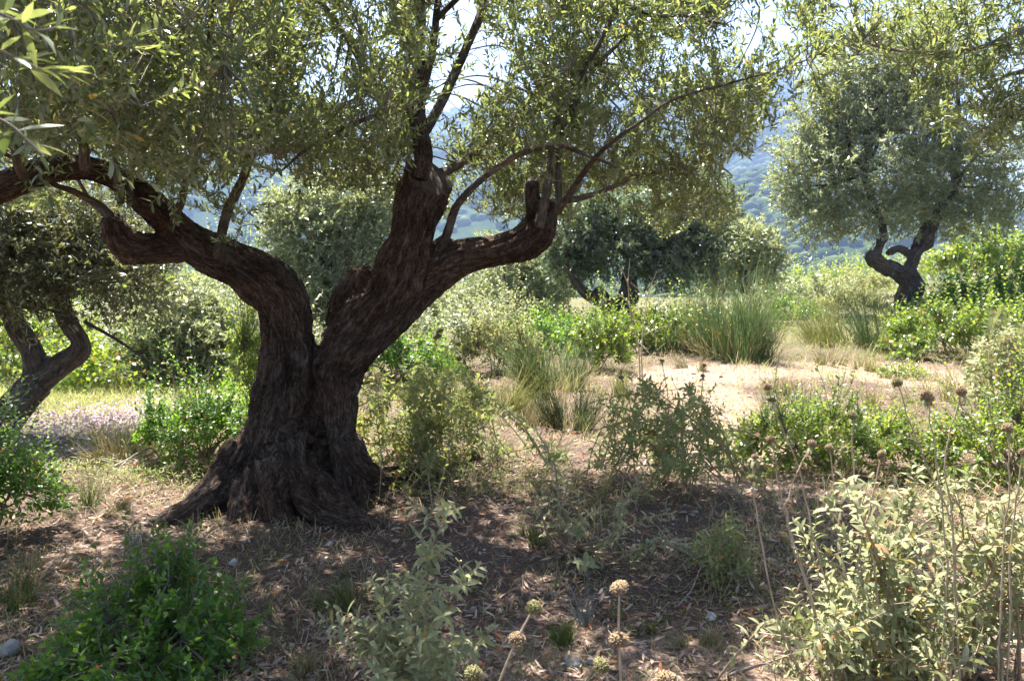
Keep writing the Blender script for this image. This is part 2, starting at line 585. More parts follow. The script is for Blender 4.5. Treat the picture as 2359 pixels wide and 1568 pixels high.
M["straw"] = leaf_mat("dry_grass_blade", ((0.34, 0.27, 0.14), (0.52, 0.43, 0.26)), ((0.34, 0.27, 0.14), (0.52, 0.43, 0.26)),
                      ((0.40, 0.32, 0.13), (0.50, 0.42, 0.20)), 0.3, 0.8, odd=((0.18, (0.16, 0.20, 0.06)),), spec=0.15)
M["grass"] = leaf_mat("green_grass_blade", ((0.075, 0.125, 0.030), (0.20, 0.25, 0.075)), ((0.075, 0.125, 0.030), (0.20, 0.25, 0.075)),
                      ((0.20, 0.30, 0.04), (0.34, 0.38, 0.09)), 0.35, 0.6, odd=((0.22, (0.46, 0.38, 0.20)),), spec=0.2)
M["meadow"] = leaf_mat("meadow_grass_blade", ((0.22, 0.28, 0.075), (0.46, 0.42, 0.17)), ((0.22, 0.28, 0.075), (0.46, 0.42, 0.17)),
                      ((0.34, 0.42, 0.08), (0.50, 0.48, 0.15)), 0.35, 0.7, odd=((0.1, (0.55, 0.45, 0.27)),), spec=0.15)
M["pink"] = leaf_mat("pink_petal", ((0.60, 0.40, 0.52), (0.74, 0.56, 0.67)), ((0.60, 0.40, 0.52), (0.74, 0.56, 0.67)),
                     ((0.66, 0.44, 0.54), (0.75, 0.58, 0.66)), 0.3, 0.8, spec=0.1)
M["yellow"] = leaf_mat("yellow_petal", ((0.55, 0.38, 0.03), (0.70, 0.55, 0.08)), ((0.55, 0.38, 0.03), (0.70, 0.55, 0.08)),
                     ((0.6, 0.42, 0.03), (0.7, 0.52, 0.08)), 0.3, 0.7, spec=0.1)
M["palegold"] = leaf_mat("pale_yellow_leaf", ((0.24, 0.27, 0.10), (0.44, 0.42, 0.20)), ((0.32, 0.33, 0.17), (0.48, 0.46, 0.27)),
                     ((0.36, 0.40, 0.10), (0.50, 0.48, 0.18)), 0.35, 0.7, spec=0.1)
M["litter"] = leaf_mat("fallen_leaf", ((0.12, 0.068, 0.05), (0.52, 0.39, 0.31)), ((0.18, 0.125, 0.095), (0.56, 0.45, 0.38)),
                       ((0.30, 0.18, 0.09), (0.38, 0.26, 0.14)), 0.15, 0.8, odd=((0.08, (0.30, 0.12, 0.05)), (0.06, (0.14, 0.15, 0.07))), spec=0.2)
M["stone"] = plain_mat("pale_stone", [(0.3, (0.34, 0.32, 0.30)), (0.7, (0.60, 0.57, 0.54))], 22, 0.9, 0.6, 60, dist=0.01)
M["stone_grey"] = plain_mat("grey_stone", [(0.3, (0.19, 0.175, 0.165)), (0.7, (0.38, 0.36, 0.34))], 16, 0.9, 0.6, 60, dist=0.01)
M["deadwood"] = plain_mat("bleached_wood", [(0.3, (0.22, 0.19, 0.16)), (0.7, (0.42, 0.38, 0.34))], 25, 0.9, 0.5, 80, dist=0.005)
M["blue"] = leaf_mat("blue_thistle", ((0.15, 0.20, 0.13), (0.26, 0.30, 0.24)), ((0.16, 0.20, 0.15), (0.26, 0.30, 0.26)),
                     ((0.2, 0.28, 0.2), (0.3, 0.36, 0.3)), 0.2, 0.7, odd=((0.10, (0.20, 0.21, 0.36)),), spec=0.2)
M["wall"] = plain_mat("house_render", [(0.3, (0.62, 0.57, 0.50)), (0.7, (0.75, 0.70, 0.63))], 0.6, 0.9, 0)
M["rooftile"] = plain_mat("roof_tile", [(0.3, (0.36, 0.13, 0.08)), (0.7, (0.48, 0.20, 0.12))], 0.8, 0.9, 0)
M["pane"] = plain_mat("window_dark", [(0.3, (0.04, 0.045, 0.05)), (0.7, (0.07, 0.075, 0.08))], 0.8, 0.25, 0)

def ground_mat():
    m, t, out = nt("ground_soil")
    geo = nd(t, "ShaderNodeNewGeometry")
    pos = geo.outputs["Position"]
    big = noise(t, pos, 0.5, 4, 0.6)
    mid = noise(t, pos, 5.0, 6, 0.65)
    fine = noise(t, pos, 55.0, 6, 0.7)
    soil = ramp(t, fine, [(0.30, (0.05, 0.034, 0.028)), (0.52, (0.115, 0.080, 0.062)), (0.72, (0.26, 0.19, 0.145))])
    straw = ramp(t, fine, [(0.28, (0.13, 0.085, 0.06)), (0.52, (0.28, 0.20, 0.15)), (0.72, (0.46, 0.36, 0.285))])
    # the trodden path and paler foreground strips: distance from world-space lines
    at = nd(t, "ShaderNodeAttribute", attribute_name="path")
    add = nd(t, "ShaderNodeMath", operation='MULTIPLY_ADD')
    t.links.new(mid, add.inputs[0]); add.inputs[1].default_value = 0.7
    t.links.new(at.outputs["Fac"], add.inputs[2])
    pf = ramp(t, add.outputs[0], [(0.42, (0, 0, 0)), (0.82, (1, 1, 1))])
    c = mixc(t, pf, soil, straw)
    gr = ramp(t, mid, [(0.3, (0.07, 0.085, 0.035)), (0.7, (0.17, 0.17, 0.08))])
    ga = nd(t, "ShaderNodeAttribute", attribute_name="green")
    gm = nd(t, "ShaderNodeMath", operation='MULTIPLY')
    t.links.new(ga.outputs["Fac"], gm.inputs[0])
    t.links.new(ramp(t, big, [(0.3, (0.3,) * 3), (0.6, (1, 1, 1))]), gm.inputs[1])
    c = mixc(t, gm.outputs[0], c, gr)
    pr = nd(t, "ShaderNodeBsdfPrincipled")
    t.links.new(c, pr.inputs["Base Color"])
    pr.inputs["Roughness"].default_value = 0.95
    pr.inputs["Specular IOR Level"].default_value = 0.1
    b = nd(t, "ShaderNodeBump"); b.inputs["Strength"].default_value = 0.8; b.inputs["Distance"].default_value = 0.02
    hs = nd(t, "ShaderNodeMath", operation='MULTIPLY_ADD')
    t.links.new(mid, hs.inputs[0]); hs.inputs[1].default_value = 1.5; t.links.new(fine, hs.inputs[2])
    t.links.new(hs.outputs[0], b.inputs["Height"])
    t.links.new(b.outputs[0], pr.inputs["Normal"])
    t.links.new(pr.outputs[0], out.inputs[0])
    return m
M["ground"] = ground_mat()

def forest_mat():
    m, t, out = nt("wooded_slope")
    geo = nd(t, "ShaderNodeNewGeometry")
    f = noise(t, geo.outputs["Position"], 0.05, 7, 0.75)
    at = nd(t, "ShaderNodeAttribute", attribute_name="rnd")
    ad = nd(t, "ShaderNodeMath", operation='MULTIPLY_ADD')
    t.links.new(at.outputs["Fac"], ad.inputs[0]); ad.inputs[1].default_value = 0.35; t.links.new(f, ad.inputs[2])
    c = ramp(t, ad.outputs[0], [(0.45, (0.026, 0.042, 0.018)), (0.75, (0.055, 0.078, 0.030)), (1.0, (0.11, 0.13, 0.06))])
    pr = nd(t, "ShaderNodeBsdfPrincipled")
    t.links.new(c, pr.inputs["Base Color"])
    pr.inputs["Roughness"].default_value = 1.0
    pr.inputs["Specular IOR Level"].default_value = 0.0
    t.links.new(pr.outputs[0], out.inputs[0])
    return m
M["forest"] = forest_mat()

# ------------------------------------------------------------------ the ground
PATH = np.array([G(1570, 870)[:2], G(1640, 858)[:2], G(1750, 850)[:2], G(2050, 860)[:2], G(2300, 890)[:2], G(2700, 920)[:2]])
PATH2 = np.array([G(1560, 870)[:2], G(1690, 960)[:2], G(1740, 1050)[:2], G(1700, 1100)[:2]])
FORE = np.array([G(1200, 1520)[:2], G(1500, 1500)[:2], G(1900, 1540)[:2], G(2350, 1560)[:2], G(2500, 1250)[:2], G(2350, 1000)[:2]])  # paler strips of foreground soil
FORE2 = np.array([G(60, 1330)[:2], G(300, 1230)[:2], G(-200, 1390)[:2]])

def seg_dist(x, y, poly):
    d = np.full(np.shape(x), 1e9)
    for a, b in zip(poly[:-1], poly[1:]):
        ab = b - a
        tt = np.clip(((x - a[0]) * ab[0] + (y - a[1]) * ab[1]) / (ab @ ab), 0, 1)
        d = np.minimum(d, np.hypot(x - a[0] - ab[0] * tt, y - a[1] - ab[1] * tt))
    return d

def pale_amount(x, y):
    a = np.maximum(1 - seg_dist(x, y, PATH) / 1.25, 1 - seg_dist(x, y, PATH2) / 0.65)
    a = np.maximum(a, 0.38 - seg_dist(x, y, FORE) / 1.0)
    a = np.maximum(a, 0.35 - seg_dist(x, y, FORE2) / 0.8)
    return np.clip(a, 0, 1)

def axis(lo, hi, step, far, g=1.085):
    a = list(np.arange(lo, hi, step))
    v, s = hi, step
    while v < far:
        a.append(v); s *= g; v += s
    return np.array(a + [far])
ya = axis(-6, 13, 0.14, 4200)
xa = axis(0, 7, 0.14, 3600)
xa = np.concatenate([-xa[:0:-1], xa])
X, Y = np.meshgrid(xa, ya)
Z = hgt(X, Y)
nx, ny = len(xa), len(ya)
ii = (np.arange(ny - 1)[:, None] * nx + np.arange(nx - 1)[None])
F = [np.stack([ii, ii + 1, ii + nx + 1, ii + nx], -1).reshape(-1, 4)]
far = sstep(10, 18, Y)
green = np.clip(far * (1 - pale_amount(X, Y)) + sstep(-2.5, -3.6, X) * sstep(6.0, 7.5, Y), 0, 1)
me = build_mesh("ground", np.stack([X, Y, Z], -1).reshape(-1, 3), F, {"path": pale_amount(X, Y).ravel(), "green": green.ravel()}, True)
ground = tag(link("ground", me, M["ground"]), kind="structure")

# ------------------------------------------------------------------ the mountain and its woods
def mountain_z(az, r):
    px = 512 + FPX * np.tan(az)
    ridge_py = np.interp(px, [-900, 0, 200, 440, 600, 745, 860, 960, 1024, 1300], [150, 118, 112, 121, 104, 87, 120, 190, 226, 236])
    top = 1.6 + (255 - ridge_py) / FPX * 2300 * 1.02
    t = np.clip((r - 520) / (2300 - 520), 0, 1)
    prof = np.where(r < 2300, 0.25 * t + 0.75 * t ** 1.35, 1 - np.clip((r - 2300) / 1500, 0, 1) * 0.6)
    x, y = r * np.sin(az), r * np.cos(az)
    n = fbm(np.stack([x * 0.0035, y * 0.0035, x * 0], -1), 31, 4)
    return -15 + (top + 15) * prof + n * 38 * np.sin(np.pi * np.clip(t, 0, 1)) + n * 9 * (t > 0)

az = np.radians(np.linspace(-62, 62, 190))
rr = np.concatenate([np.linspace(500, 2300, 90), np.linspace(2350, 3600, 12)])
A_, R_ = np.meshgrid(az, rr)
Zm = mountain_z(A_, R_)
na, nr = len(az), len(rr)
ii = (np.arange(nr - 1)[:, None] * na + np.arange(na - 1)[None])
F = [np.stack([ii, ii + 1, ii + na + 1, ii + na], -1).reshape(-1, 4)]
me = build_mesh("mountain", np.stack([R_ * np.sin(A_), R_ * np.cos(A_), Zm], -1).reshape(-1, 3), F, {"rnd": np.full(A_.size, 0.0)}, True)
tag(link("mountain", me, M["forest"]), kind="structure")

def blob_unit(seed):
    """a lumpy 26-vertex ball"""
    import bmesh
    bm = bmesh.new()
    bmesh.ops.create_icosphere(bm, subdivisions=1, radius=1.0)
    V = np.array([v.co[:] for v in bm.verts])
    Ft = np.array([[v.index for v in f.verts] for f in bm.faces])
    bm.free()
    r = np.random.default_rng(seed)
    return V * (0.8 + 0.4 * r.random((len(V), 1))), Ft
BLOBS = [blob_unit(k) for k in range(6)]

def scatter_blobs(name, P, SZ, mat, flat=0.8):
    mb = MB()
    for k in range(6):
        sel = np.arange(len(P)) % 6 == k
        V0, F0 = BLOBS[k]
        n = sel.sum()
        a = RNG.random(n) * 6.28
        c, s = np.cos(a)[:, None], np.sin(a)[:, None]
        V = np.stack([V0[None, :, 0] * c - V0[None, :, 1] * s, V0[None, :, 0] * s + V0[None, :, 1] * c, V0[None, :, 2] * flat + 0 * c], -1)
        V = P[sel][:, None] + V * SZ[sel][:, None, None]
        Fk = (np.arange(n)[:, None, None] * len(V0) + F0[None]).reshape(-1, 3)
        mb.add(V.reshape(-1, 3), [Fk], np.repeat(RNG.random(n), len(V0)))
    return mb.build(name, mat)

n = 8500
a_ = np.radians(np.where(RNG.random(n) < 0.45, RNG.uniform(8, 22, n), RNG.uniform(-35, 35, n)))
r_ = 520 + (RNG.random(n) ** 0.8) * 1800
P = np.stack([r_ * np.sin(a_), r_ * np.cos(a_), mountain_z(a_, r_) + 1.5], -1)
o = scatter_blobs("forest", P, RNG.uniform(4, 10, n) * (0.6 + r_ / 2000), M["forest"])
tag(o, "far wooded mountainside seen blue through the gaps between trees", "forest", kind="stuff")
n = 4800
y_ = 85 * np.exp(RNG.random(n) ** 0.75 * math.log(600 / 85))
x_ = RNG.uniform(-0.72, 0.72, n) * y_
P = np.stack([x_, y_, hgt(x_, y_) + 1.2], -1)
o = scatter_blobs("woods", P, RNG.uniform(1.0, 2.6, n) * (0.5 + y_ / 330), M["forest"])
tag(o, "rounded green treetops filling the valley floor below the mountain", "woods", kind="stuff")

# houses in the valley
def house(dx, dy, Yd, w, d, hh, rot, label):
    p = D(dx, dy, Yd)
    gz = p[2]
    r = root("farmhouse", (p[0], p[1], gz), label, "house", "houses on the far slope")
    r.rotation_euler = (0, 0, rot)
    def bx(x0, x1, y0, y1, z0, z1):
        V = np.array([[x, y, z] for z in (z0, z1) for y in (y0, y1) for x in (x0, x1)])
        Fq = np.array([[0, 2, 3, 1], [4, 5, 7, 6], [0, 1, 5, 4], [2, 6, 7, 3], [0, 4, 6, 2], [1, 3, 7, 5]])
        return V + np.array(r.location), [Fq]
    mb = MB(); mb.add(*bx(-w / 2, w / 2, -d / 2, d / 2, -6, hh)); mb.build("wall", M["wall"], r)
    e = 0.6
    V = np.array([[-w/2-e, -d/2-e, hh], [w/2+e, -d/2-e, hh], [w/2+e, d/2+e, hh], [-w/2-e, d/2+e, hh], [-w/2+d*.3, 0, hh+d*.3], [w/2-d*.3, 0, hh+d*.3]])
    mb = MB(); mb.add(V + np.array(r.location), [np.array([[0, 1, 5, 4], [2, 3, 4, 5]]), np.array([[1, 2, 5], [3, 0, 4]]), np.array([[3, 2, 1, 0]])])
    mb.build("roof", M["rooftile"], r)
    k = max(2, int(w / 4))
    for fl in (1.2, 4.2):
        if fl + 1.5 > hh: continue
        for i in range(k):
            x = -w / 2 + (i + 0.5) * w / k
            mb = MB(); mb.add(*bx(x - 0.55, x + 0.55, -d / 2 - 0.08, -d / 2 + 0.1, fl, fl + 1.5)); mb.build("window", M["pane"], r)
house(1022, 636, 420, 16, 9, 4.5, 0.3, "red roofed house seen under the right limb of the old olive")
house(1832, 551, 640, 17, 10, 5.0, -0.2, "red roofed pale house at the mountain foot left of the twisted olive")
house(1792, 545, 700, 15, 9, 5.0, 0.3, "pale house beside the broom top, left of the red roofed one")
house(560, 572, 900, 16, 10, 5.0, 0.5, "pale house glimpsed under the leaves above the arching left limb")

# far single trees in the valley
def far_tree(dx, dy, Yd, hh, ww, conic, label, group):
    p = D(dx, dy, Yd)
    gz = hz(p[0], p[1])
    base = np.array([p[0], p[1], min(gz, p[2])])
    r = root("valley_tree", base, label, "tree", group)
    mb = MB(); mb.add(*tube(np.array([base + [0, 0, -0.5], base + [0, 0, hh * 0.5]]), [0.25, 0.12], 5)); mb.build("trunk", M["twig"], r)
    n = 900
    t = RNG.random(n) ** 0.8
    rad = ww * ((1 - t) ** 0.7 * 0.95 + 0.05 if conic else np.sqrt(np.clip(1 - (2 * t - 1) ** 2, 0.02, 1))) * (0.55 + 0.45 * RNG.random(n))
    a = RNG.random(n) * 6.28
    P = base + np.stack([rad * np.cos(a), rad * np.sin(a), hh * (0.1 + 0.9 * t)], -1)
    dv = norm(np.stack([np.cos(a), np.sin(a), 0.4 + RNG.random(n)], -1) + RNG.normal(0, 0.4, (n, 3)))
    V, F, rn = diamond_geo(P, dv, RNG.normal(size=(n, 3)), hh * 0.13, hh * 0.09)
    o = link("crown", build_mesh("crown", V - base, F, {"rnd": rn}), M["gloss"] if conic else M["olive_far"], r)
far_tree(1922, 628, 150, 7.0, 1.6, True, "dark pointed tree standing alone in the valley, taller of two", "dark trees in the valley")
far_tree(1858, 640, 130, 5.5, 0.8, True, "slim dark cypress in the valley beside the pointed tree", "dark trees in the valley")
far_tree(1078, 664, 190, 7.0, 1.3, True, "dark cypress in the gap under the right limb", "dark trees in the valley")
for dx, Yd, hh_, ww_, lb in [(1885, 120, 4.5, 2.4, "rounded grey green tree in the valley between the cypress and the pointed tree"), (1955, 110, 4.0, 2.4, "rounded tree in the valley just right of the dark pointed tree"),
                             (1815, 140, 4.6, 2.8, "rounded tree in the valley left of the slim cypress"), (1985, 170, 5.0, 3.0, "rounded tree in the valley under the tip of the twisted bough"), (1045, 150, 5.0, 2.6, "rounded tree in the gap under the right limb beside the cypress")]:
    far_tree(dx, 640, Yd, hh_, ww_, False, lb, "rounded trees in the valley")

# ------------------------------------------------------------------ olive trees
def chain(rows, n=8, dY=0.0):
    """rows of (x, y, r, Y) in photo units -> world points and radii, splined"""
    p = np.array([[*D(x, y, Yd + dY), RM(r, Yd + dY)] for x, y, r, Yd in rows])
    s = spline(p, n)
    return s[:, :3], np.maximum(s[:, 3], 0.002)

def grain_coords(V, chains):
    """coordinates (across, across, along) relative to the nearest limb axis"""
    best = np.full(len(V), 1e9)
    outc = np.zeros((len(V), 3)); rad = np.ones(len(V))
    off = 0.0
    for P, R in chains:
        T, U, B = frames(P)
        s = np.concatenate([[0], np.cumsum(np.linalg.norm(np.diff(P, axis=0), axis=1))])
        d2 = np.full(len(V), 1e9); k = np.zeros(len(V), int)
        for i in range(len(P)):
            d = np.linalg.norm(V - P[i], axis=1) - R[i] * 1.0
            m = d < d2
            d2[m] = d[m]; k[m] = i
        v = V - P[k]
        c = np.stack([np.sum(v * U[k], -1) + off, np.sum(v * B[k], -1), s[k] + np.sum(v * T[k], -1)], -1)
        m = d2 < best
        best[m] = d2[m]; outc[m] = c[m]; rad[m] = R[k[m]]
        off += 0.0
    return outc, rad

def remeshed(chs, voxel, smooth_it=4):
    mb = MB()
    for P, R in chs:
        mb.add(*tube(P, R, 14, True))
    me = build_mesh("tmp", np.concatenate(mb.V), [f for f in [np.concatenate([g for g in mb.F if g.shape[1] == k]) for k in sorted({g.shape[1] for g in mb.F})]])
    o = bpy.data.objects.new("tmp", me); COL.objects.link(o)
    rm = o.modifiers.new("r", 'REMESH'); rm.mode = 'VOXEL'; rm.voxel_size = voxel
    if smooth_it:
        sm = o.modifiers.new("s", 'SMOOTH'); sm.factor = 0.5; sm.iterations = smooth_it
    bpy.context.view_layer.update()
    dg = bpy.context.evaluated_depsgraph_get()
    m2 = bpy.data.meshes.new_from_object(o.evaluated_get(dg))
    bpy.data.objects.remove(o)
    return m2

def finish_trunk(me, chs, amp, freq, dents=(), seed=5, cuts=()):
    n = len(me.vertices)
    V = np.zeros(n * 3, np.float32); me.vertices.foreach_get("co", V); V = V.reshape(-1, 3).astype(float)
    N = np.zeros(n * 3, np.float32); me.vertex_normals.foreach_get("vector", N); N = N.reshape(-1, 3).astype(float)
    g, rad = grain_coords(V, chs)
    q = g * np.array([1, 1, 0.14]) * freq
    rid = 1 - np.abs(fbm(q, seed, 3))
    d = amp * (rid - 0.7) * np.clip(rad / 0.12, 0.25, 1.3)
    lump = fbm(V * 5.0, seed + 40, 3)
    d = d + amp * 1.3 * lump * np.clip(rad / 0.15, 0.2, 1.4)
    q2 = g * np.array([1, 1, 0.10]) * freq * 0.32
    d = d - amp * 1.6 * np.clip(0.22 - np.abs(fbm(q2, seed + 9, 2)), 0, 1) / 0.22 * np.clip(rad / 0.15, 0, 1.2)
    fold_ = fbm(g * np.array([1, 1, 0.30]) * 7.0 + 3.0, seed + 70, 2)
    d = d + amp * 2.6 * (np.abs(fold_) - 0.35) * np.clip(rad / 0.16, 0.1, 1.3)
    for p, r, dep in dents:
        dd = np.linalg.norm((V - p) / r, axis=1)
        d = d - dep * np.exp(-dd ** 2 * 2)
    V = V + N * d[:, None]
    cutm = np.zeros(n, bool)
    for c, nn, rad_ in cuts:
        nn = norm(np.array(nn, float)); dd = (V - c) @ nn
        m = (dd > 0) & (np.linalg.norm(V - c, axis=1) < rad_)
        V[m] = V[m] - nn * (dd[m] * 0.96)[:, None]
        cutm |= m
    me.vertices.foreach_set("co", V.astype(np.float32).ravel())
    at = me.attributes.new("grain", 'FLOAT_VECTOR', 'POINT')
    at.data.foreach_set("vector", g.astype(np.float32).ravel())
    me.polygons.foreach_set("use_smooth", np.ones(len(me.polygons), bool))
    if cutm.any():
        lv = np.zeros(len(me.loops), np.int32); me.loops.foreach_get("vertex_index", lv)
        st = np.zeros(len(me.polygons), np.int32); me.polygons.foreach_get("loop_start", st)
        me.polygons.foreach_set("material_index", np.minimum.reduceat(cutm[lv].astype(np.int32), st))
    me.update()
    return V

def shift(me, loc):
    n = len(me.vertices)
    V = np.zeros(n * 3, np.float32); me.vertices.foreach_get("co", V)
    me.vertices.foreach_set("co", (V.reshape(-1, 3) - np.array(loc, np.float32)).ravel())
    me.update()

def limb_part(name, P, R, mat, parent, sides=8, wob=0.06):
    """a branch as its own mesh, with grain coordinates"""
    V, F = tube(P, R, sides, True, wob)
    s = np.concatenate([[0], np.cumsum(np.linalg.norm(np.diff(P, axis=0), axis=1))])
    a = np.linspace(0, 2 * math.pi, sides, endpoint=False)
    R = np.broadcast_to(R, (len(P),))
    g = np.stack([R[:, None] * np.cos(a)[None], R[:, None] * np.sin(a)[None], s[:, None] + 0 * a[None]], -1).reshape(-1, 3)
    me = build_mesh(name, V - np.array(parent.location), F, {"grain": g, "rnd": np.full(len(V), random.random())}, True)
    return link(name, me, mat, parent)

# ---- the old olive
loc = (TRUNK_XY[0], TRUNK_XY[1], hz(*TRUNK_XY))
old = root("old_olive_tree", loc, "gnarled old olive with a flared dark trunk forking into two thick sawn limbs", "tree")
dY = -0.22
C = {}
C["left"] = chain([(620, 1330, 165, 5.45), (622, 1240, 158, 5.45), (622, 1170, 140, 5.45), (628, 1080, 104, 5.45), (641, 980, 86, 5.45), (655, 900, 79, 5.45), (668, 830, 70, 5.45),
    (668, 760, 64, 5.45), (650, 690, 65, 5.42), (604, 642, 60, 5.38), (530, 600, 55, 5.3), (445, 556, 50, 5.2), (385, 505, 43, 5.1),
    (325, 450, 38, 4.95), (265, 408, 34, 4.8), (195, 386, 32, 4.65), (110, 392, 33, 4.5), (20, 425, 36, 4.3), (-90, 470, 38, 4.15)], 10, dY)
C["right"] = chain([(790, 1250, 85, 5.45), (790, 1130, 66, 5.4), (780, 1060, 50, 5.42), (777, 980, 48, 5.42), (771, 900, 54, 5.42), (778, 840, 66, 5.45), (815, 785, 74, 5.42),
    (868, 722, 80, 5.4), (913, 655, 72, 5.35), (938, 580, 60, 5.3), (955, 510, 57, 5.28), (970, 450, 62, 5.25), (986, 400, 66, 5.22), (992, 370, 62, 5.22)], 10, dY)
C["core"] = chain([(700, 1250, 120, 5.6), (705, 1050, 85, 5.6), (710, 900, 80, 5.58), (715, 820, 62, 5.52)], 8, dY)
C["snag"] = chain([(780, 785, 40, 5.5), (812, 720, 58, 5.52), (846, 662, 56, 5.55), (868, 636, 44, 5.55)], 8, dY)
C["snag_tip"] = chain([(835, 690, 30, 5.45), (838, 640, 26, 5.45), (840, 616, 14, 5.45)], 6, dY)
C["snag_tip2"] = chain([(880, 680, 30, 5.5), (888, 630, 26, 5.5), (893, 602, 15, 5.5)], 6, dY)
C["knob"] = chain([(1000, 620, 40, 5.4), (1022, 575, 30, 5.4), (1034, 548, 20, 5.4)], 6, dY)
C["limb"] = chain([(920, 700, 50, 5.45), (980, 635, 52, 5.42), (1045, 598, 46, 5.38), (1120, 582, 41, 5.3), (1190, 562, 42, 5.22), (1236, 530, 42, 5.15),
    (1254, 490, 33, 5.1), (1258, 462, 25, 5.1)], 10, dY)
C["stub"] = chain([(1236, 520, 24, 5.12), (1227, 460, 19, 5.1), (1225, 422, 17, 5.1)], 8, dY)
C["lstub"] = chain([(430, 565, 40, 5.18), (360, 576, 37, 5.1), (300, 568, 40, 5.0), (268, 535, 33, 4.95), (252, 500, 23, 4.9)], 9, dY)
C["root1"] = chain([(680, 1010, 50, 5.28), (712, 1110, 50, 5.16), (752, 1168, 48, 5.02), (800, 1196, 40, 4.95), (845, 1208, 26, 4.93), (890, 1222, 10, 4.93)], 8, dY)
C["root2"] = chain([(790, 1020, 46, 5.42), (822, 1082, 42, 5.45), (868, 1108, 36, 5.6), (920, 1098, 28, 5.85), (955, 1085, 20, 6.0), (985, 1092, 8, 6.1)], 8, dY)
C["root3"] = chain([(575, 1040, 60, 5.4), (520, 1112, 50, 5.3), (462, 1164, 42, 5.15), (405, 1196, 32, 5.05), (330, 1226, 16, 4.98), (270, 1245, 8, 4.95)], 8, dY)
C["root4"] = chain([(640, 1080, 70, 5.25), (632, 1165, 56, 5.1), (645, 1225, 34, 4.98), (650, 1265, 14, 4.9)], 8, dY)
C["root5"] = chain([(590, 1110, 60, 5.25), (560, 1190, 44, 5.05), (540, 1240, 18, 4.95)], 8, dY)
chs = [(P, R * (0.93 if not k.startswith('root') else 1.0)) for k, (P, R) in C.items()]
me = remeshed(chs, 0.0135, 2)
dents = [(D(962, 705, 5.0), 0.06, 0.07), (D(955, 738, 5.0), 0.045, 0.05), (D(652, 850, 4.98), np.array([0.04, 0.25, 0.2]), 0.11),
         (D(722, 1000, 4.98), np.array([0.035, 0.3, 0.26]), 0.15), (D(738, 1110, 4.95), np.array([0.04, 0.3, 0.16]), 0.15), (D(830, 650, 5.1), np.array([0.12, 0.2, 0.16]), 0.06),
         (D(890, 670, 5.0), 0.04, 0.03), (D(560, 560, 5.0), 0.05, 0.02)]
CUT = D(1000, 432, 4.95); CUTN = (0.50, -0.58, 0.64)
finish_trunk(me, chs, 0.014, 44.0, dents, cuts=[(CUT, CUTN, 0.3)])
shift(me, loc)
me.name = "trunk"
trunk_o = link("trunk", me, M["bark"], old)

# sawn ends
def sawn_face(center, nrm, r, parent, seed):
    nrm = norm(np.array(nrm, float))
    u = norm(np.cross(nrm, [0.1, 0.2, 1.0])); v = np.cross(nrm, u)
    rg = np.random.default_rng(seed)
    n, rings = 28, 5
    V = [center + nrm * 0.012]
    wob = 1 + 0.10 * np.cos(np.arange(n) / n * 12.56 + seed) + 0.06 * rg.standard_normal(n)
    for k in range(1, rings + 1):
        f = k / rings
        for i in range(n):
            a = 2 * math.pi * i / n
            V.append(center + r * f * wob[i] * (math.cos(a) * u + math.sin(a) * v) + nrm * (0.012 - 0.03 * (f == 1) + 0.006 * rg.standard_normal()))
    F3 = np.array([[0, 1 + i, 1 + (i + 1) % n] for i in range(n)])
    F4 = np.array([[1 + k * n + i, 1 + (k + 1) * n + i, 1 + (k + 1) * n + (i + 1) % n, 1 + k * n + (i + 1) % n] for k in range(rings - 1) for i in range(n)])
    mb = MB(); mb.add(np.array(V), [F3, F4]); return mb.build("sawn_face", M["wood"], parent, True)
me.materials.append(M["wood"])
sawn_face(D(1225, 419, 4.88), (0.0, -0.2, 1.0), RM(17, 4.9), old, 5).parent = trunk_o

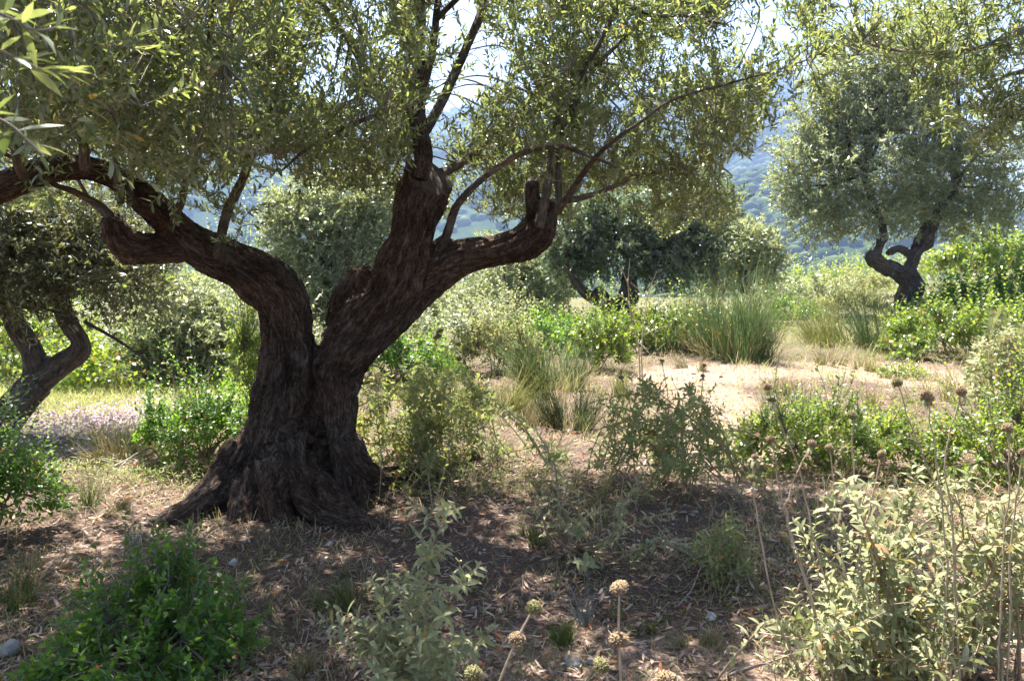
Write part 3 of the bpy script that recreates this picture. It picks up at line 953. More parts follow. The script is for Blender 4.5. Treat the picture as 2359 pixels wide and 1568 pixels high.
# primary branches of the crown (photo units of the 2560-wide picture are scaled by Q)
Q = 2358 / 2560
def pb(rows):
    return [(x * Q, y * Q, r * Q, Yd) for x, y, r, Yd in rows]
BR = [
    pb([(1050, 440, 26, 5.05), (1060, 380, 26, 5.1), (1040, 290, 23, 5.2), (1045, 200, 18, 5.3), (1050, 60, 14, 5.5), (1052, -150, 11, 5.7), (1030, -420, 6, 5.9)]),
    pb([(1042, 280, 14, 5.2), (1072, 160, 11, 5.1), (1090, 50, 10, 5.0), (1110, -140, 8, 4.8), (1150, -380, 4, 4.6)]),
    pb([(1060, 330, 14, 5.2), (1120, 220, 13, 5.4), (1160, 130, 12, 5.6), (1210, 10, 11, 5.8), (1280, -180, 8, 6.1), (1340, -400, 4, 6.3)]),
    pb([(1035, 290, 13, 5.2), (930, 200, 10, 5.3), (870, 110, 9, 5.4), (805, 5, 8, 5.5), (720, -180, 6, 5.7), (640, -380, 3, 5.9)]),
    pb([(1085, 665, 15, 5.4), (1118, 585, 13, 5.3), (1145, 510, 11, 5.15), (1220, 435, 9, 5.0), (1310, 382, 8, 4.9), (1400, 370, 7, 4.8), (1470, 392, 5, 4.7), (1540, 420, 3, 4.6)]),
    pb([(1080, 450, 14, 5.3), (1170, 395, 11, 5.6), (1225, 340, 9, 5.8), (1270, 305, 7, 6.0), (1340, 240, 5, 6.2), (1420, 150, 3, 6.4)]),
    pb([(1350, 565, 15, 4.95), (1370, 450, 11, 4.95), (1385, 330, 10, 5.0), (1405, 280, 9, 5.0), (1440, 210, 8, 5.1), (1500, 100, 7, 5.2), (1545, 5, 6, 5.3), (1620, -200, 4, 5.5)]),
    pb([(1398, 530, 11, 4.95), (1395, 420, 9, 5.0), (1398, 360, 8, 5.1), (1430, 270, 8, 5.3), (1490, 165, 7, 5.5), (1590, 70, 5, 5.7), (1720, -60, 4, 5.9)]),
    pb([(1400, 520, 10, 4.9), (1460, 430, 8, 4.8), (1512, 370, 6, 4.7), (1600, 305, 5, 4.6), (1690, 245, 4, 4.6), (1860, 200, 3, 4.6), (1990, 160, 2, 4.7), (2060, 130, 1.5, 4.8)]),
    pb([(545, 640, 15, 5.1), (570, 520, 14, 4.95), (610, 430, 12, 4.9), (655, 330, 10, 4.9), (690, 210, 8, 4.9), (720, 60, 7, 4.9), (730, -150, 5, 5.0), (740, -350, 3, 5.0)]),
    pb([(300, 510, 14, 4.7), (290, 470, 11, 4.7), (285, 380, 9, 4.6), (300, 250, 8, 4.4), (310, 100, 7, 4.2), (330, -100, 5, 4.1), (340, -350, 3, 4.0)]),
    pb([(270, 545, 16, 4.72), (230, 505, 11, 4.7), (180, 478, 9, 4.6), (120, 455, 7, 4.5), (40, 400, 6, 4.3), (-60, 330, 4, 4.1)]),
    pb([(320, 515, 10, 4.72), (330, 440, 8, 4.8), (360, 330, 7, 5.0), (420, 200, 6, 5.2), (470, 40, 5, 5.4), (500, -200, 4, 5.6)]),
    pb([(210, 420, 16, 4.4), (200, 330, 11, 4.2), (170, 200, 9, 3.9), (130, 60, 8, 3.6), (80, -120, 6, 3.3), (40, -400, 4, 3.1)]),
    pb([(60, 440, 14, 4.1), (20, 330, 10, 3.8), (-30, 200, 8, 3.6), (-60, 20, 6, 3.4), (-80, -200, 4, 3.3)]),
    pb([(440, 545, 13, 5.0), (470, 420, 9, 4.6), (500, 300, 8, 4.2), (520, 150, 7, 3.9), (540, -30, 6, 3.6), (560, -300, 4, 3.3)]),
    pb([(1420, 500, 9, 4.9), (1500, 480, 7, 5.2), (1590, 440, 6, 5.4), (1690, 420, 5, 5.5), (1780, 400, 3, 5.6)]),
    pb([(1040, 260, 9, 5.2), (960, 280, 7, 4.8), (860, 320, 6, 4.5), (770, 370, 5, 4.3), (700, 430, 3, 4.2)]),
    pb([(1090, 50, 8, 5.0), (1200, -60, 7, 4.6), (1330, -160, 6, 4.2), (1480, -240, 5, 3.9), (1650, -330, 3, 3.7)]),
    pb([(1545, 5, 6, 5.3), (1640, 40, 5, 5.0), (1720, 40, 4, 4.8), (1810, 60, 3, 4.7)]),
]
skel = [P for P, R in chs[:1]]
skel_pts, skel_r, BOBJ = [], [], []
for rows in BR:
    P, R = chain(rows, 7, dY + 0.0)
    P = P + 0.012 * fbm(P * 4, 77, 2)[:, None]
    BOBJ.append(limb_part("branch", P, R * 0.9, M["bark"] if R.max() > 0.06 else M["branchbark"], old, 8))
    skel_pts.append(P); skel_r.append(R)

def crown_targets(poly_boxes):
    out = []
    for (x0, x1, y0, y1, Y0, Y1, n) in poly_boxes:
        k = 0
        while k < n:
            x, y, Yd = RNG.uniform(x0, x1), RNG.uniform(y0, y1), RNG.uniform(Y0, Y1)
            # open sky windows in the crown
            hole = False
            for hx, hy, hr in HOLES:
                if (x - hx) ** 2 + ((y - hy) * 0.8) ** 2 < hr ** 2:
                    hole = RNG.random() < 0.93
            if hole:
                k += 0.25
                continue
            out.append(D(x, y, Yd)); k += 1
    return np.array(out)
HOLES = [(1040, 80, 70), (1110, 150, 60), (1085, 220, 50), (1030, 290, 60), (1720, 90, 70), (1640, 130, 45), (640, 440, 70), (600, 500, 60), (1000, 310, 50), (1700, 420, 45), (860, 40, 40), (560, 250, 30), (1090, 470, 50), (470, 590, 80), (300, 640, 60), (760, 200, 45), (900, 130, 40)]
HOLES += [(RNG.uniform(560, 1720), RNG.uniform(-20, 330), RNG.uniform(24, 44)) for _ in range(16)]
CROWN = [  # x0,x1,y0,y1 (photo), Y range, twigs
    (-60, 330, -80, 330, 2.3, 5.4, 700), (-40, 420, 250, 370, 3.2, 4.9, 130), (-40, 420, 330, 470, 5.0, 5.8, 130), (300, 640, -80, 420, 3.0, 6.2, 820),
    (600, 960, -80, 360, 3.8, 6.8, 760), (620, 930, 330, 440, 4.6, 6.4, 200), (900, 1340, -80, 360, 4.4, 7.0, 680),
    (1020, 1320, 330, 510, 5.2, 7.0, 330), (1250, 1690, -80, 420, 4.9, 7.0, 1000), (1500, 1690, 400, 530, 5.2, 7.0, 130), (1300, 1500, 380, 440, 5.2, 7.0, 60),
    (1600, 1760, 120, 360, 5.2, 6.2, 100), (1740, 1900, 100, 240, 4.4, 4.9, 24), (1560, 1760, -90, 110, 5.0, 6.2, 170), (460, 640, 440, 560, 4.4, 5.2, 30), (1580, 1780, 60, 330, 4.4, 4.9, 60),
]
T = crown_targets(CROWN)
# the part of the crown above the picture, which shades the ground
n = 4200
Tt = np.stack([RNG.uniform(-5.2, 1.2, n), RNG.uniform(2.8, 8.4, n), RNG.uniform(2.9, 4.8, n)], -1)
ez = ((Tt[:, 0] + 2.1) / 3.0) ** 2 + ((Tt[:, 1] - 5.6) / 2.7) ** 2 + ((Tt[:, 2] - 3.0) / 1.8) ** 2
ok, px, py, yc = in_frame(Tt, 0)
Tt = Tt[(ez < 1) & ~(ok & (py > -5))]
T = np.concatenate([T, Tt])

Tb = []
for k, P in enumerate(skel_pts):
    m = 42 if k in (6, 7, 8, 16, 19) else 16
    for _ in range(m):
        q = P[RNG.integers(int(len(P) * 0.35), len(P))]
        Tb.append(q + RNG.normal(0, 0.11, 3))
Tn = np.stack([RNG.uniform(-2.8, -1.0, 420), RNG.uniform(1.5, 3.1, 420), RNG.uniform(3.0, 4.2, 420)], -1)  # unseen twigs added overhead to shade the near leaves and left foreground
ok, px, py, yc = in_frame(Tn, 0)
T = np.concatenate([T, np.array(Tb), Tn[~(ok & (py > -5))]])

def grow(T, skel_pts, seed, lev1=190, max_len=1.1):
    """secondary branches towards a thinned set of targets, then leaf-bearing twigs to every target"""
    base = np.concatenate(skel_pts)
    rg = np.random.default_rng(seed)
    order = rg.permutation(len(T))
    sec, tw = [], []
    def nearest(p, pts, kd):
        co, i, d = kd.find(p)
        return np.array(co), d, i
    def mk(pts):
        kd = kdtree.KDTree(len(pts))
        for i, q in enumerate(pts): kd.insert(q, i)
        kd.balance(); return kd
    kd = mk(base)
    pts = [base]
    for i in order[:lev1]:
        b, d, _ = nearest(T[i], base, kd)
        if d < 0.12: continue
        mid = (b + T[i]) / 2 + rg.normal(0, 0.08 * d + 0.01, 3) + np.array([0, 0, 0.10 * d])
        P = spline([b, mid, T[i]], 7)
        sec.append((P, np.linspace(0.004 + 0.006 * min(d, 1.2), 0.0022, len(P))))
        pts.append(P[3:])
    allp = np.concatenate(pts); kd = mk(allp)
    for t in T:
        b, d, _ = nearest(t, allp, kd)
        if d > max_len: continue
        dv = t - b
        mid = b + dv * 0.5 + rg.normal(0, 0.05 * d + 0.008, 3) + np.array([0, 0, 0.13 * d])
        out = norm(dv) * 0.45 + rg.normal(0, 0.5, 3); out[2] += 0.7
        end = t + norm(out) * rg.uniform(0.12, 0.26)
        P = spline([b, mid, t, end], 1)
        tw.append((P, np.linspace(0.0032, 0.0011, len(P))))
    return sec, tw

def twig_leaves(tw, rg, length=0.050, span=0.28, step=0.0185, jit=0.35, keep=1.0):
    PP, DD, UU, LL, DR = [], [], [], [], []
    for P, R in tw:
        seg = np.linalg.norm(np.diff(P, axis=0), axis=1)
        s = np.concatenate([[0], np.cumsum(seg)])
        L = s[-1]
        st = max(0.02, L - span * rg.uniform(0.6, 1.1))
        q = np.arange(st, L, step * rg.uniform(0.85, 1.3))
        if len(q) < 2: q = np.linspace(0.3 * L, L, 4)
        p = np.stack([np.interp(q, s, P[:, c]) for c in range(3)], -1)
        t = norm(np.gradient(p, axis=0))
        ref = norm(rg.normal(0, 1, 3))
        u = norm(np.cross(t, ref)); v = np.cross(t, u)
        k = np.arange(len(q))
        for sgn in (1, -1):
            side = np.where((k % 2 == 0)[:, None], u, v) * sgn
            d = norm(t * 0.75 + side * rg.uniform(0.6, 1.0) + rg.normal(0, jit, (len(q), 3)) + np.array([0, 0, 0.25]))
            m = rg.random(len(q)) < keep
            PP.append(p[m]); DD.append(d[m])
            up = np.array([0, 0, 1.0]) + t * 0.4 + rg.normal(0, 0.55, (len(q), 3))
            UU.append(up[m])
            LL.append((length * rg.uniform(0.65, 1.15, len(q)) * np.interp(q, [L - 0.05, L], [1, 0.7]))[m])
            DR.append(rg.uniform(-0.2, 0.7, len(q))[m])
    return dict(P=np.concatenate(PP), D=np.concatenate(DD), U=np.concatenate(UU), L=np.concatenate(LL), droop=np.concatenate(DR))

def twig_mesh(name, items, parent, mat, sides=3):
    mb = MB()
    for P, R in items:
        mb.add(*tube(P, R, sides, False))
    o = mb.build(name, mat, parent)
    o["kind"] = "stuff"
    return o

sec, tw = grow(T, skel_pts, 11, 330, 1.9)
for P, R in sec[:150]:
    i_ = min(range(len(skel_pts)), key=lambda i: np.min(np.linalg.norm(skel_pts[i] - P[0], axis=1)))
    limb_part("bough", P, R, M["twig"], old, 5, 0).parent = BOBJ[i_]
twig_mesh("twigs", sec[150:] + tw, old, M["twig"])
A = twig_leaves(tw, np.random.default_rng(5))
print("old olive leaves", len(A["P"]))
emit_leaves(old, A, M["olive"], 300, 0.30, 2, 0.22, "foliage")

# ---- branch that hangs in from the upper left, close to the lens, and one from the upper right
def hanging(name, stems, lens, label, seed, n_parts, length, tw_boxes=None, grp=None):
    Ps = [chain(rows, 6) for rows in stems]
    p0 = Ps[0][0][0]
    r = root(name, p0, label, "branch")
    for P, R in Ps:
        limb_part("stem", P, R, M["twig"], r, 6, 0)
    rg = np.random.default_rng(seed)
    A = []
    if tw_boxes:
        T = []
        for (x0, x1, y0, y1, Y0, Y1, n) in tw_boxes:
            for _ in range(n): T.append(D(rg.uniform(x0, x1), rg.uniform(y0, y1), rg.uniform(Y0, Y1)))
        sec, tw = grow(np.array(T), [P for P, R in Ps], seed, 30, 1.6)
        twig_mesh("twigs", sec + tw, r, M["twig"])
        A.append(twig_leaves(tw, rg, length))
    else:
        A.append(twig_leaves(Ps, rg, length, 2.0, 0.016, 0.3, 0.9))
    emit_leaves(r, cat(A), M["olive"], n_parts, 0.24, 2, 0.2, "foliage")
hanging("olive_branch", [[(-150, -40, 5, 1.15), (20, 40, 4, 1.13), (80, 70, 3, 1.13), (150, 60, 2, 1.13)]], 0, "blurred leafy olive twig close to the lens in the top corner, upper one", 3, 300, 0.062)
hanging("olive_branch", [[(-120, 60, 5, 1.15), (30, 130, 4, 1.16), (110, 165, 3, 1.17), (170, 170, 2, 1.18)]], 0, "blurred olive twig with a bright pale leaf pointing at the trunk", 4, 300, 0.064)
hanging("olive_branch", [[(-140, 230, 5, 1.25), (0, 275, 4, 1.24), (60, 320, 3, 1.23), (95, 355, 2, 1.22)]], 0, "blurred olive twig hanging above the left limb at the picture edge", 6, 300, 0.058)
hanging("olive_branch", [[(2700, -60, 12, 4.8), (2450, 30, 9, 4.9), (2250, 110, 6, 5.0), (2100, 120, 4, 5.2), (1950, 90, 3, 5.4)],
                         [(2600, -200, 14, 4.8), (2400, -150, 10, 5.0), (2200, -90, 6, 5.2), (2000, -40, 4, 5.4)],
                         [(2650, 190, 9, 4.8), (2450, 160, 7, 4.9), (2330, 170, 5, 5.1), (2250, 210, 3, 5.2)]],
        0, "pale leafy olive branch reaching in from the top right corner above the twisted olive", 9, 60, 0.060,
        [(1840, 2400, -60, 140, 4.8, 5.6, 190), (2080, 2420, 100, 280, 4.7, 5.5, 130), (2230, 2420, 240, 340, 4.7, 5.3, 40), (1780, 1900, -40, 60, 5.2, 5.6, 30)])

# ---- olives behind
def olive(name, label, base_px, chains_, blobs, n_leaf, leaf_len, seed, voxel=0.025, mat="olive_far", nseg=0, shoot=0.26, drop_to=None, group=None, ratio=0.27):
    rg = np.random.default_rng(seed)
    chs = [chain(c, 8) for c in chains_]
    b = chs[0][0][0].copy(); b[2] = hz(b[0], b[1])
    r = root(name, b, label, "tree", group)
    me = remeshed(chs, voxel, 2)
    finish_trunk(me, chs, voxel * 0.9, 0.3 / voxel, (), seed)
    shift(me, b); me.name = "trunk"
    link("trunk", me, M["bark2"], r)
    # limbs into each clump
    ends = np.concatenate([P[-6:] for P, R in chs] )
    cen = np.array([[*D(x, y, Yd), RM(rx, Yd), RM(ry, Yd)] for x, y, rx, ry, Yd in blobs])
    mbs = MB()
    for c in cen:
        e = ends[np.argmin(np.linalg.norm(ends - c[:3], axis=1))]
        mid = (e + c[:3]) / 2 + rg.normal(0, 0.08, 3)
        P = spline([e, mid, c[:3]], 6)
        dd = np.linalg.norm(c[:3] - e)
        limb_part("branch", P, np.linspace(0.02 + 0.02 * dd, 0.008, len(P)), M["bark2"], r, 6)
        for _ in range(7):
            k = rg.integers(3, len(P))
            dv = norm(rg.normal(0, 1, 3) + [0, 0, 0.3])
            tip = c[:3] + dv * np.array([c[3], c[3], c[4]]) * 0.9
            Pq = spline([P[k], (P[k] + tip) / 2 + rg.normal(0, 0.05, 3), tip], 4)
            mbs.add(*tube(Pq, np.linspace(0.012, 0.004, len(Pq)), 4, False))
    o = mbs.build("twigs", M["bark2"], r); o["kind"] = "stuff"
    # leafy shoots around every clump
    per = 14
    vol = cen[:, 3] * cen[:, 4]
    ns = np.maximum(8, (n_leaf / per * vol / vol.sum()).astype(int))
    PP, DD = [], []
    for c, n in zip(cen, ns):
        d = norm(rg.normal(0, 1, (n, 3)))
        rad = rg.random(n) ** 0.38
        lump = 1 + 0.35 * vnoise(d * 2.2 + c[:3], seed)
        p = c[:3] + d * (rad * lump)[:, None] * np.array([c[3], c[3], c[4]])
        sh = norm(d + rg.normal(0, 0.5, (n, 3)) + np.array([0, 0, 0.25]))
        t = np.repeat(np.linspace(0, shoot, per)[None], n, 0)
        q = p[:, None] + sh[:, None] * t[..., None] + np.array([0, 0, -1.0]) * (t[..., None] ** 2) * 0.8
        dl = norm(sh[:, None] * 0.6 + rg.normal(0, 0.6, (n, per, 3)))
        PP.append(q.reshape(-1, 3)); DD.append(dl.reshape(-1, 3))
    P, Dr = np.concatenate(PP), np.concatenate(DD)
    m = P[:, 2] > hgt(P[:, 0], P[:, 1]) + 0.05
    P, Dr = P[m], Dr[m]
    n = len(P)
    U = np.array([0, 0, 0.8]) + rg.normal(0, 0.6, (n, 3))
    L = leaf_len * rg.uniform(0.7, 1.2, n)
    if nseg:
        V, F, rn = leaf_geo(P, Dr, U, L, L * ratio, rg.uniform(-0.1, 0.6, n), 0.2, nseg)
    else:
        V, F, rn = diamond_geo(P, Dr, U, L, L * (ratio + 0.05))
    o = link("crown", build_mesh("crown", V - b, F, {"rnd": rn}), M[mat], r)
    o["kind"] = "stuff"
    return r

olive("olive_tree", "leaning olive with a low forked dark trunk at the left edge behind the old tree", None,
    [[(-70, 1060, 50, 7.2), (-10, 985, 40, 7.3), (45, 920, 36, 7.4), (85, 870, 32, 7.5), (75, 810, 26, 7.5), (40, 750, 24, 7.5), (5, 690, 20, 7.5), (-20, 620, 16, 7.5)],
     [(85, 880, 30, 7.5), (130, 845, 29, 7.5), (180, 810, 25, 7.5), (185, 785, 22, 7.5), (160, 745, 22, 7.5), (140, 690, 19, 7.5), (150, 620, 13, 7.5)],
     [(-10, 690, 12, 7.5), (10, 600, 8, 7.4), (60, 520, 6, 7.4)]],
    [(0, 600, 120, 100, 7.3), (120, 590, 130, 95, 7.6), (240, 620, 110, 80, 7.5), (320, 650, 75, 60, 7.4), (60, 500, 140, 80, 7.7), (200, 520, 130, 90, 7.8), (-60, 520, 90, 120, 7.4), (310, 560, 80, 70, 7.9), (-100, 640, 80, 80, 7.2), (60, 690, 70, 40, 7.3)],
    30000, 0.068, 31, 0.018, "olive_shaded", 2)
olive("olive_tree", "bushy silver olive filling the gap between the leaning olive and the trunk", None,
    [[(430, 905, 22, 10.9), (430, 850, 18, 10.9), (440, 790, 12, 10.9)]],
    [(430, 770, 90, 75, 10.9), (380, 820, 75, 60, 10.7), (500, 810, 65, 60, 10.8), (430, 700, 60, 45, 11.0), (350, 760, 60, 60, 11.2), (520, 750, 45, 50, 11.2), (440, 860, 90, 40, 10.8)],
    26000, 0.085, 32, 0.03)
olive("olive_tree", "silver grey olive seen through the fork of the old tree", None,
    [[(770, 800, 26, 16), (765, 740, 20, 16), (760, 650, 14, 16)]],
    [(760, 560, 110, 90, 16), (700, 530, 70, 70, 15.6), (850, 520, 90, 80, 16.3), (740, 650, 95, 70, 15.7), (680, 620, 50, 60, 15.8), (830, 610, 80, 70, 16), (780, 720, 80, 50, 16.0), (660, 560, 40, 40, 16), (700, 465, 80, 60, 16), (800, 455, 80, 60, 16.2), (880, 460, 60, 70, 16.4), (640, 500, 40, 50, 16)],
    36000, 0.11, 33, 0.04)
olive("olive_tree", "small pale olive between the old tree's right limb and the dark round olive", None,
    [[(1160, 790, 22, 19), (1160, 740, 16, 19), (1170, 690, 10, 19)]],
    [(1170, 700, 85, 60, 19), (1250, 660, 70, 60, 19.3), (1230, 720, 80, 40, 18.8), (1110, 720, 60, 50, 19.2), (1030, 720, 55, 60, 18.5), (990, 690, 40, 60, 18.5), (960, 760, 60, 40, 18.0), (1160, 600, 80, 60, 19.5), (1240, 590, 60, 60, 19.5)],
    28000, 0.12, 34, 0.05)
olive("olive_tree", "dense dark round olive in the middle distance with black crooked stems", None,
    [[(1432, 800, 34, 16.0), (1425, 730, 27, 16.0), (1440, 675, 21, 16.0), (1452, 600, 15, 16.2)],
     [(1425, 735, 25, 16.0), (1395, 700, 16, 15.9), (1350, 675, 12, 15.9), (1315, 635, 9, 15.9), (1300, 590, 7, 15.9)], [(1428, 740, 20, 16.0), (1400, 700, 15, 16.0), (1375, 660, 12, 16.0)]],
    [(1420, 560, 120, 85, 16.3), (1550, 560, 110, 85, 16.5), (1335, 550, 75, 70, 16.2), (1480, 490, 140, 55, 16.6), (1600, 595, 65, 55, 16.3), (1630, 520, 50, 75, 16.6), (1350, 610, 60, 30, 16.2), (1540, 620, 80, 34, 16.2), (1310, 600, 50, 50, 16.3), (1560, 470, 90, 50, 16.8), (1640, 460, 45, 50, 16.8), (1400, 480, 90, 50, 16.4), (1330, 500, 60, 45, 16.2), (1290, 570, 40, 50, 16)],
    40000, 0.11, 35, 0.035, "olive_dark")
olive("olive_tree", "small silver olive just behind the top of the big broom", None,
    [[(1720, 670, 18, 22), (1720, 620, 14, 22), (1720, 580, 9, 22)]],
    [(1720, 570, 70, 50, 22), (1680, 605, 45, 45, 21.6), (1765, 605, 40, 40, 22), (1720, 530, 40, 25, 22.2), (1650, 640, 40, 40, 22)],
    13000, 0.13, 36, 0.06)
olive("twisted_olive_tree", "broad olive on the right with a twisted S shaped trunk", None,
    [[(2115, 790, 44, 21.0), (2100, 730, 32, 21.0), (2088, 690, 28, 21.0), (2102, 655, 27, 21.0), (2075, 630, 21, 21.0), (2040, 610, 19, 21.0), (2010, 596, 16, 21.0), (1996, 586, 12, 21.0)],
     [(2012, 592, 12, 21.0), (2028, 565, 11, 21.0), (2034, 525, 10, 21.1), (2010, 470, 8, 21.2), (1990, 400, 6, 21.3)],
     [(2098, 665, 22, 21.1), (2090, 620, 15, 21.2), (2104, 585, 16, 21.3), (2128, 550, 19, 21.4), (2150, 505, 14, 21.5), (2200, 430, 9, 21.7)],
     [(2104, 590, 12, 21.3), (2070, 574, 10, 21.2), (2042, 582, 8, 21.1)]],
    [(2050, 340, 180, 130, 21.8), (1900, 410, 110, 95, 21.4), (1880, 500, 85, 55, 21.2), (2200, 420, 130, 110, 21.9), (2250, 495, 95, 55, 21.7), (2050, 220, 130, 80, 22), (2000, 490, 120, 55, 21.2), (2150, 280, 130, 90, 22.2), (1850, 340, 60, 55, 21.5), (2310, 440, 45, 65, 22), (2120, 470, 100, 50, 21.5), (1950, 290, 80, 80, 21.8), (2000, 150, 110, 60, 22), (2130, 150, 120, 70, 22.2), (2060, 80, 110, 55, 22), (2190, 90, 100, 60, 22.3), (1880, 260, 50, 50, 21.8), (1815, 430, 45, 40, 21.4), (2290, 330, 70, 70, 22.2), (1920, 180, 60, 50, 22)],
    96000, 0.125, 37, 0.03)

# ------------------------------------------------------------------ shrubs and herbs
def bez(a, b, lift, rg, n=8, side=0.15):
    d = np.linalg.norm(b - a)
    m1 = a + (b - a) * 0.35 + np.array([0, 0, lift * d]) + rg.normal(0, side * d * 0.3, 3)
    m2 = a + (b - a) * 0.72 + np.array([0, 0, lift * 0.6 * d]) + rg.normal(0, side * d * 0.3, 3)
    return spline([a, m1, m2, b], n // 3 + 1)

def leafy_shrub(name, label, base, rx, ry, hh, n_shoot, leaf, mat, seed, n_parts=0, ratio=0.5, group=None, tips=None, cat_="shrub", per=18, nseg=2, openness=0.4):
    """woody shrub: stems from the base to shoots spread over a mound, each shoot with spirally set leaves"""
    rg = np.random.default_rng(seed)
    base = np.array(base, float)
    r = root(name, base, label, cat_, group)
    mb = MB()
    A = []
    nst = max(5, n_shoot // 22)
    hubs = []
    for k in range(nst):
        a = rg.random() * 6.28; f = math.sqrt(rg.random()) * 0.6
        tip = base + np.array([rx * f * math.cos(a), ry * f * math.sin(a), hh * rg.uniform(0.35, 0.62) * (1 - 0.5 * f)])
        P = bez(base + np.array([rg.normal(0, rx * 0.08), rg.normal(0, ry * 0.08), -0.02]), tip, 0.1, rg)
        limb_part("stem", P, np.linspace(0.004 + 0.006 * hh, 0.0028, len(P)), M["twig"], r, 5, 0)
        hubs.append(P[-1]); hubs.append(P[len(P) // 2])
    hubs = np.array(hubs)
    for k in range(n_shoot):
        a = rg.random() * 6.28; f = rg.random() ** 0.5 * (1 + 0.45 * float(vnoise(np.array([[math.cos(a) * 1.7, math.sin(a) * 1.7, seed * 1.7]]), seed)[0]))
        top = hh * math.sqrt(max(0.05, 1 - f * f * 0.85)) * (1 + 0.42 * float(vnoise(np.array([[math.cos(a) * 2.6 * f, math.sin(a) * 2.6 * f, seed * 3.3]]), seed)[0])) * (1.35 if rg.random() < 0.15 else rg.uniform(0.6, 1.05))
        zz = top * (1 - openness * rg.random() ** 1.6 * 1.6)
        tip = base + np.array([rx * f * math.cos(a), ry * f * math.sin(a), max(0.03, zz)])
        if tips is not None and k < len(tips):
            tip = np.array(tips[k])
        h0 = hubs[np.argmin(np.linalg.norm(hubs - tip, axis=1))]
        st = h0 + (tip - h0) * 0.25
        mid = (st + tip) / 2 + rg.normal(0, 0.03, 3)
        P = spline([h0, mid, tip], 1)
        mb.add(*tube(P, np.linspace(0.0035, 0.0012, len(P)), 3, False))
        ln = min(leaf * 6, max(leaf * 2.5, 0.7 * np.linalg.norm(tip - h0)))
        t = np.linspace(0, 1, per)
        dirv = norm(tip - mid + np.array([0, 0, 0.02]))
        p = tip[None] - dirv[None] * ln * (1 - t)[:, None]
        ang = np.arange(per) * 2.4 + rg.random() * 6
        u = norm(np.cross(dirv, rg.normal(0, 1, 3))); v = np.cross(dirv, u)
        side = np.cos(ang)[:, None] * u + np.sin(ang)[:, None] * v
        d = norm(dirv * (0.45 + 0.6 * t[:, None]) + side + rg.normal(0, 0.2, (per, 3)))
        A.append(dict(P=p, D=d, U=dirv[None] * 0.8 + rg.normal(0, 0.25, (per, 3)) + np.array([0, 0, 0.6]), L=leaf * rg.uniform(0.65, 1.15, per) * (1 - 0.35 * t ** 3), droop=rg.uniform(0, 0.5, per)))
    o = mb.build("twigs", M["twig"], r); o["kind"] = "stuff"
    emit_leaves(r, cat(A), M[mat], n_parts, ratio, nseg, 0.18)
    return r

def head_mesh(seed, mat, squash=0.85):
    """a whorl of dry calyces"""
    rg = np.random.default_rng(seed)
    mb = MB()
    import bmesh
    bm = bmesh.new(); bmesh.ops.create_icosphere(bm, subdivisions=2, radius=0.80)
    V = np.array([v.co[:] for v in bm.verts]); Ft = np.array([[v.index for v in f.verts] for f in bm.faces]); bm.free()
    mb.add(V * np.array([1, 1, squash]), [Ft], 0.1)
    n = 130
    k = np.arange(n) + 0.5
    ph = np.arccos(1 - 2 * k / n); th = 2.39996 * k
    dirs = np.stack([np.cos(th) * np.sin(ph), np.sin(th) * np.sin(ph), np.cos(ph)], -1) + rg.normal(0, 0.08, (n, 3))
    for d in norm(dirs):
        if d[2] < -0.85: continue
        d = norm(d + np.array([0, 0, 0.12]))
        L = rg.uniform(0.88, 1.02)
        P = np.array([d * 0.6, d * 0.85 * L, d * L])
        V, F = tube(P * np.array([1, 1, squash]), [0.05, 0.075, 0.06], 4, True)
        mb.add(V, F, rg.random())
    V = np.concatenate(mb.V)
    by = {}
    for f in mb.F: by.setdefault(f.shape[1], []).append(f)
    me = build_mesh("seed_head", V, [np.concatenate(v) for v in by.values()], {"rnd": np.concatenate(mb.R)}, False)
    me.materials.append(M[mat])
    return me
HEADS = [head_mesh(1, "seed"), head_mesh(2, "seed", 0.75), head_mesh(3, "seed_green", 0.8)]

def put_head(rt_, parent, p, r, kind, rg):
    o = bpy.data.objects.new("seed_head", HEADS[kind])
    COL.objects.link(o)
    o.parent = parent
    o.location = Vector(p) - rt_.location
    o.scale = (r * rg.uniform(0.85, 1.15), r * rg.uniform(0.85, 1.15), r * rg.uniform(0.75, 1.1))
    o.rotation_euler = (rg.normal(0, 0.2), rg.normal(0, 0.2), rg.random() * 6)

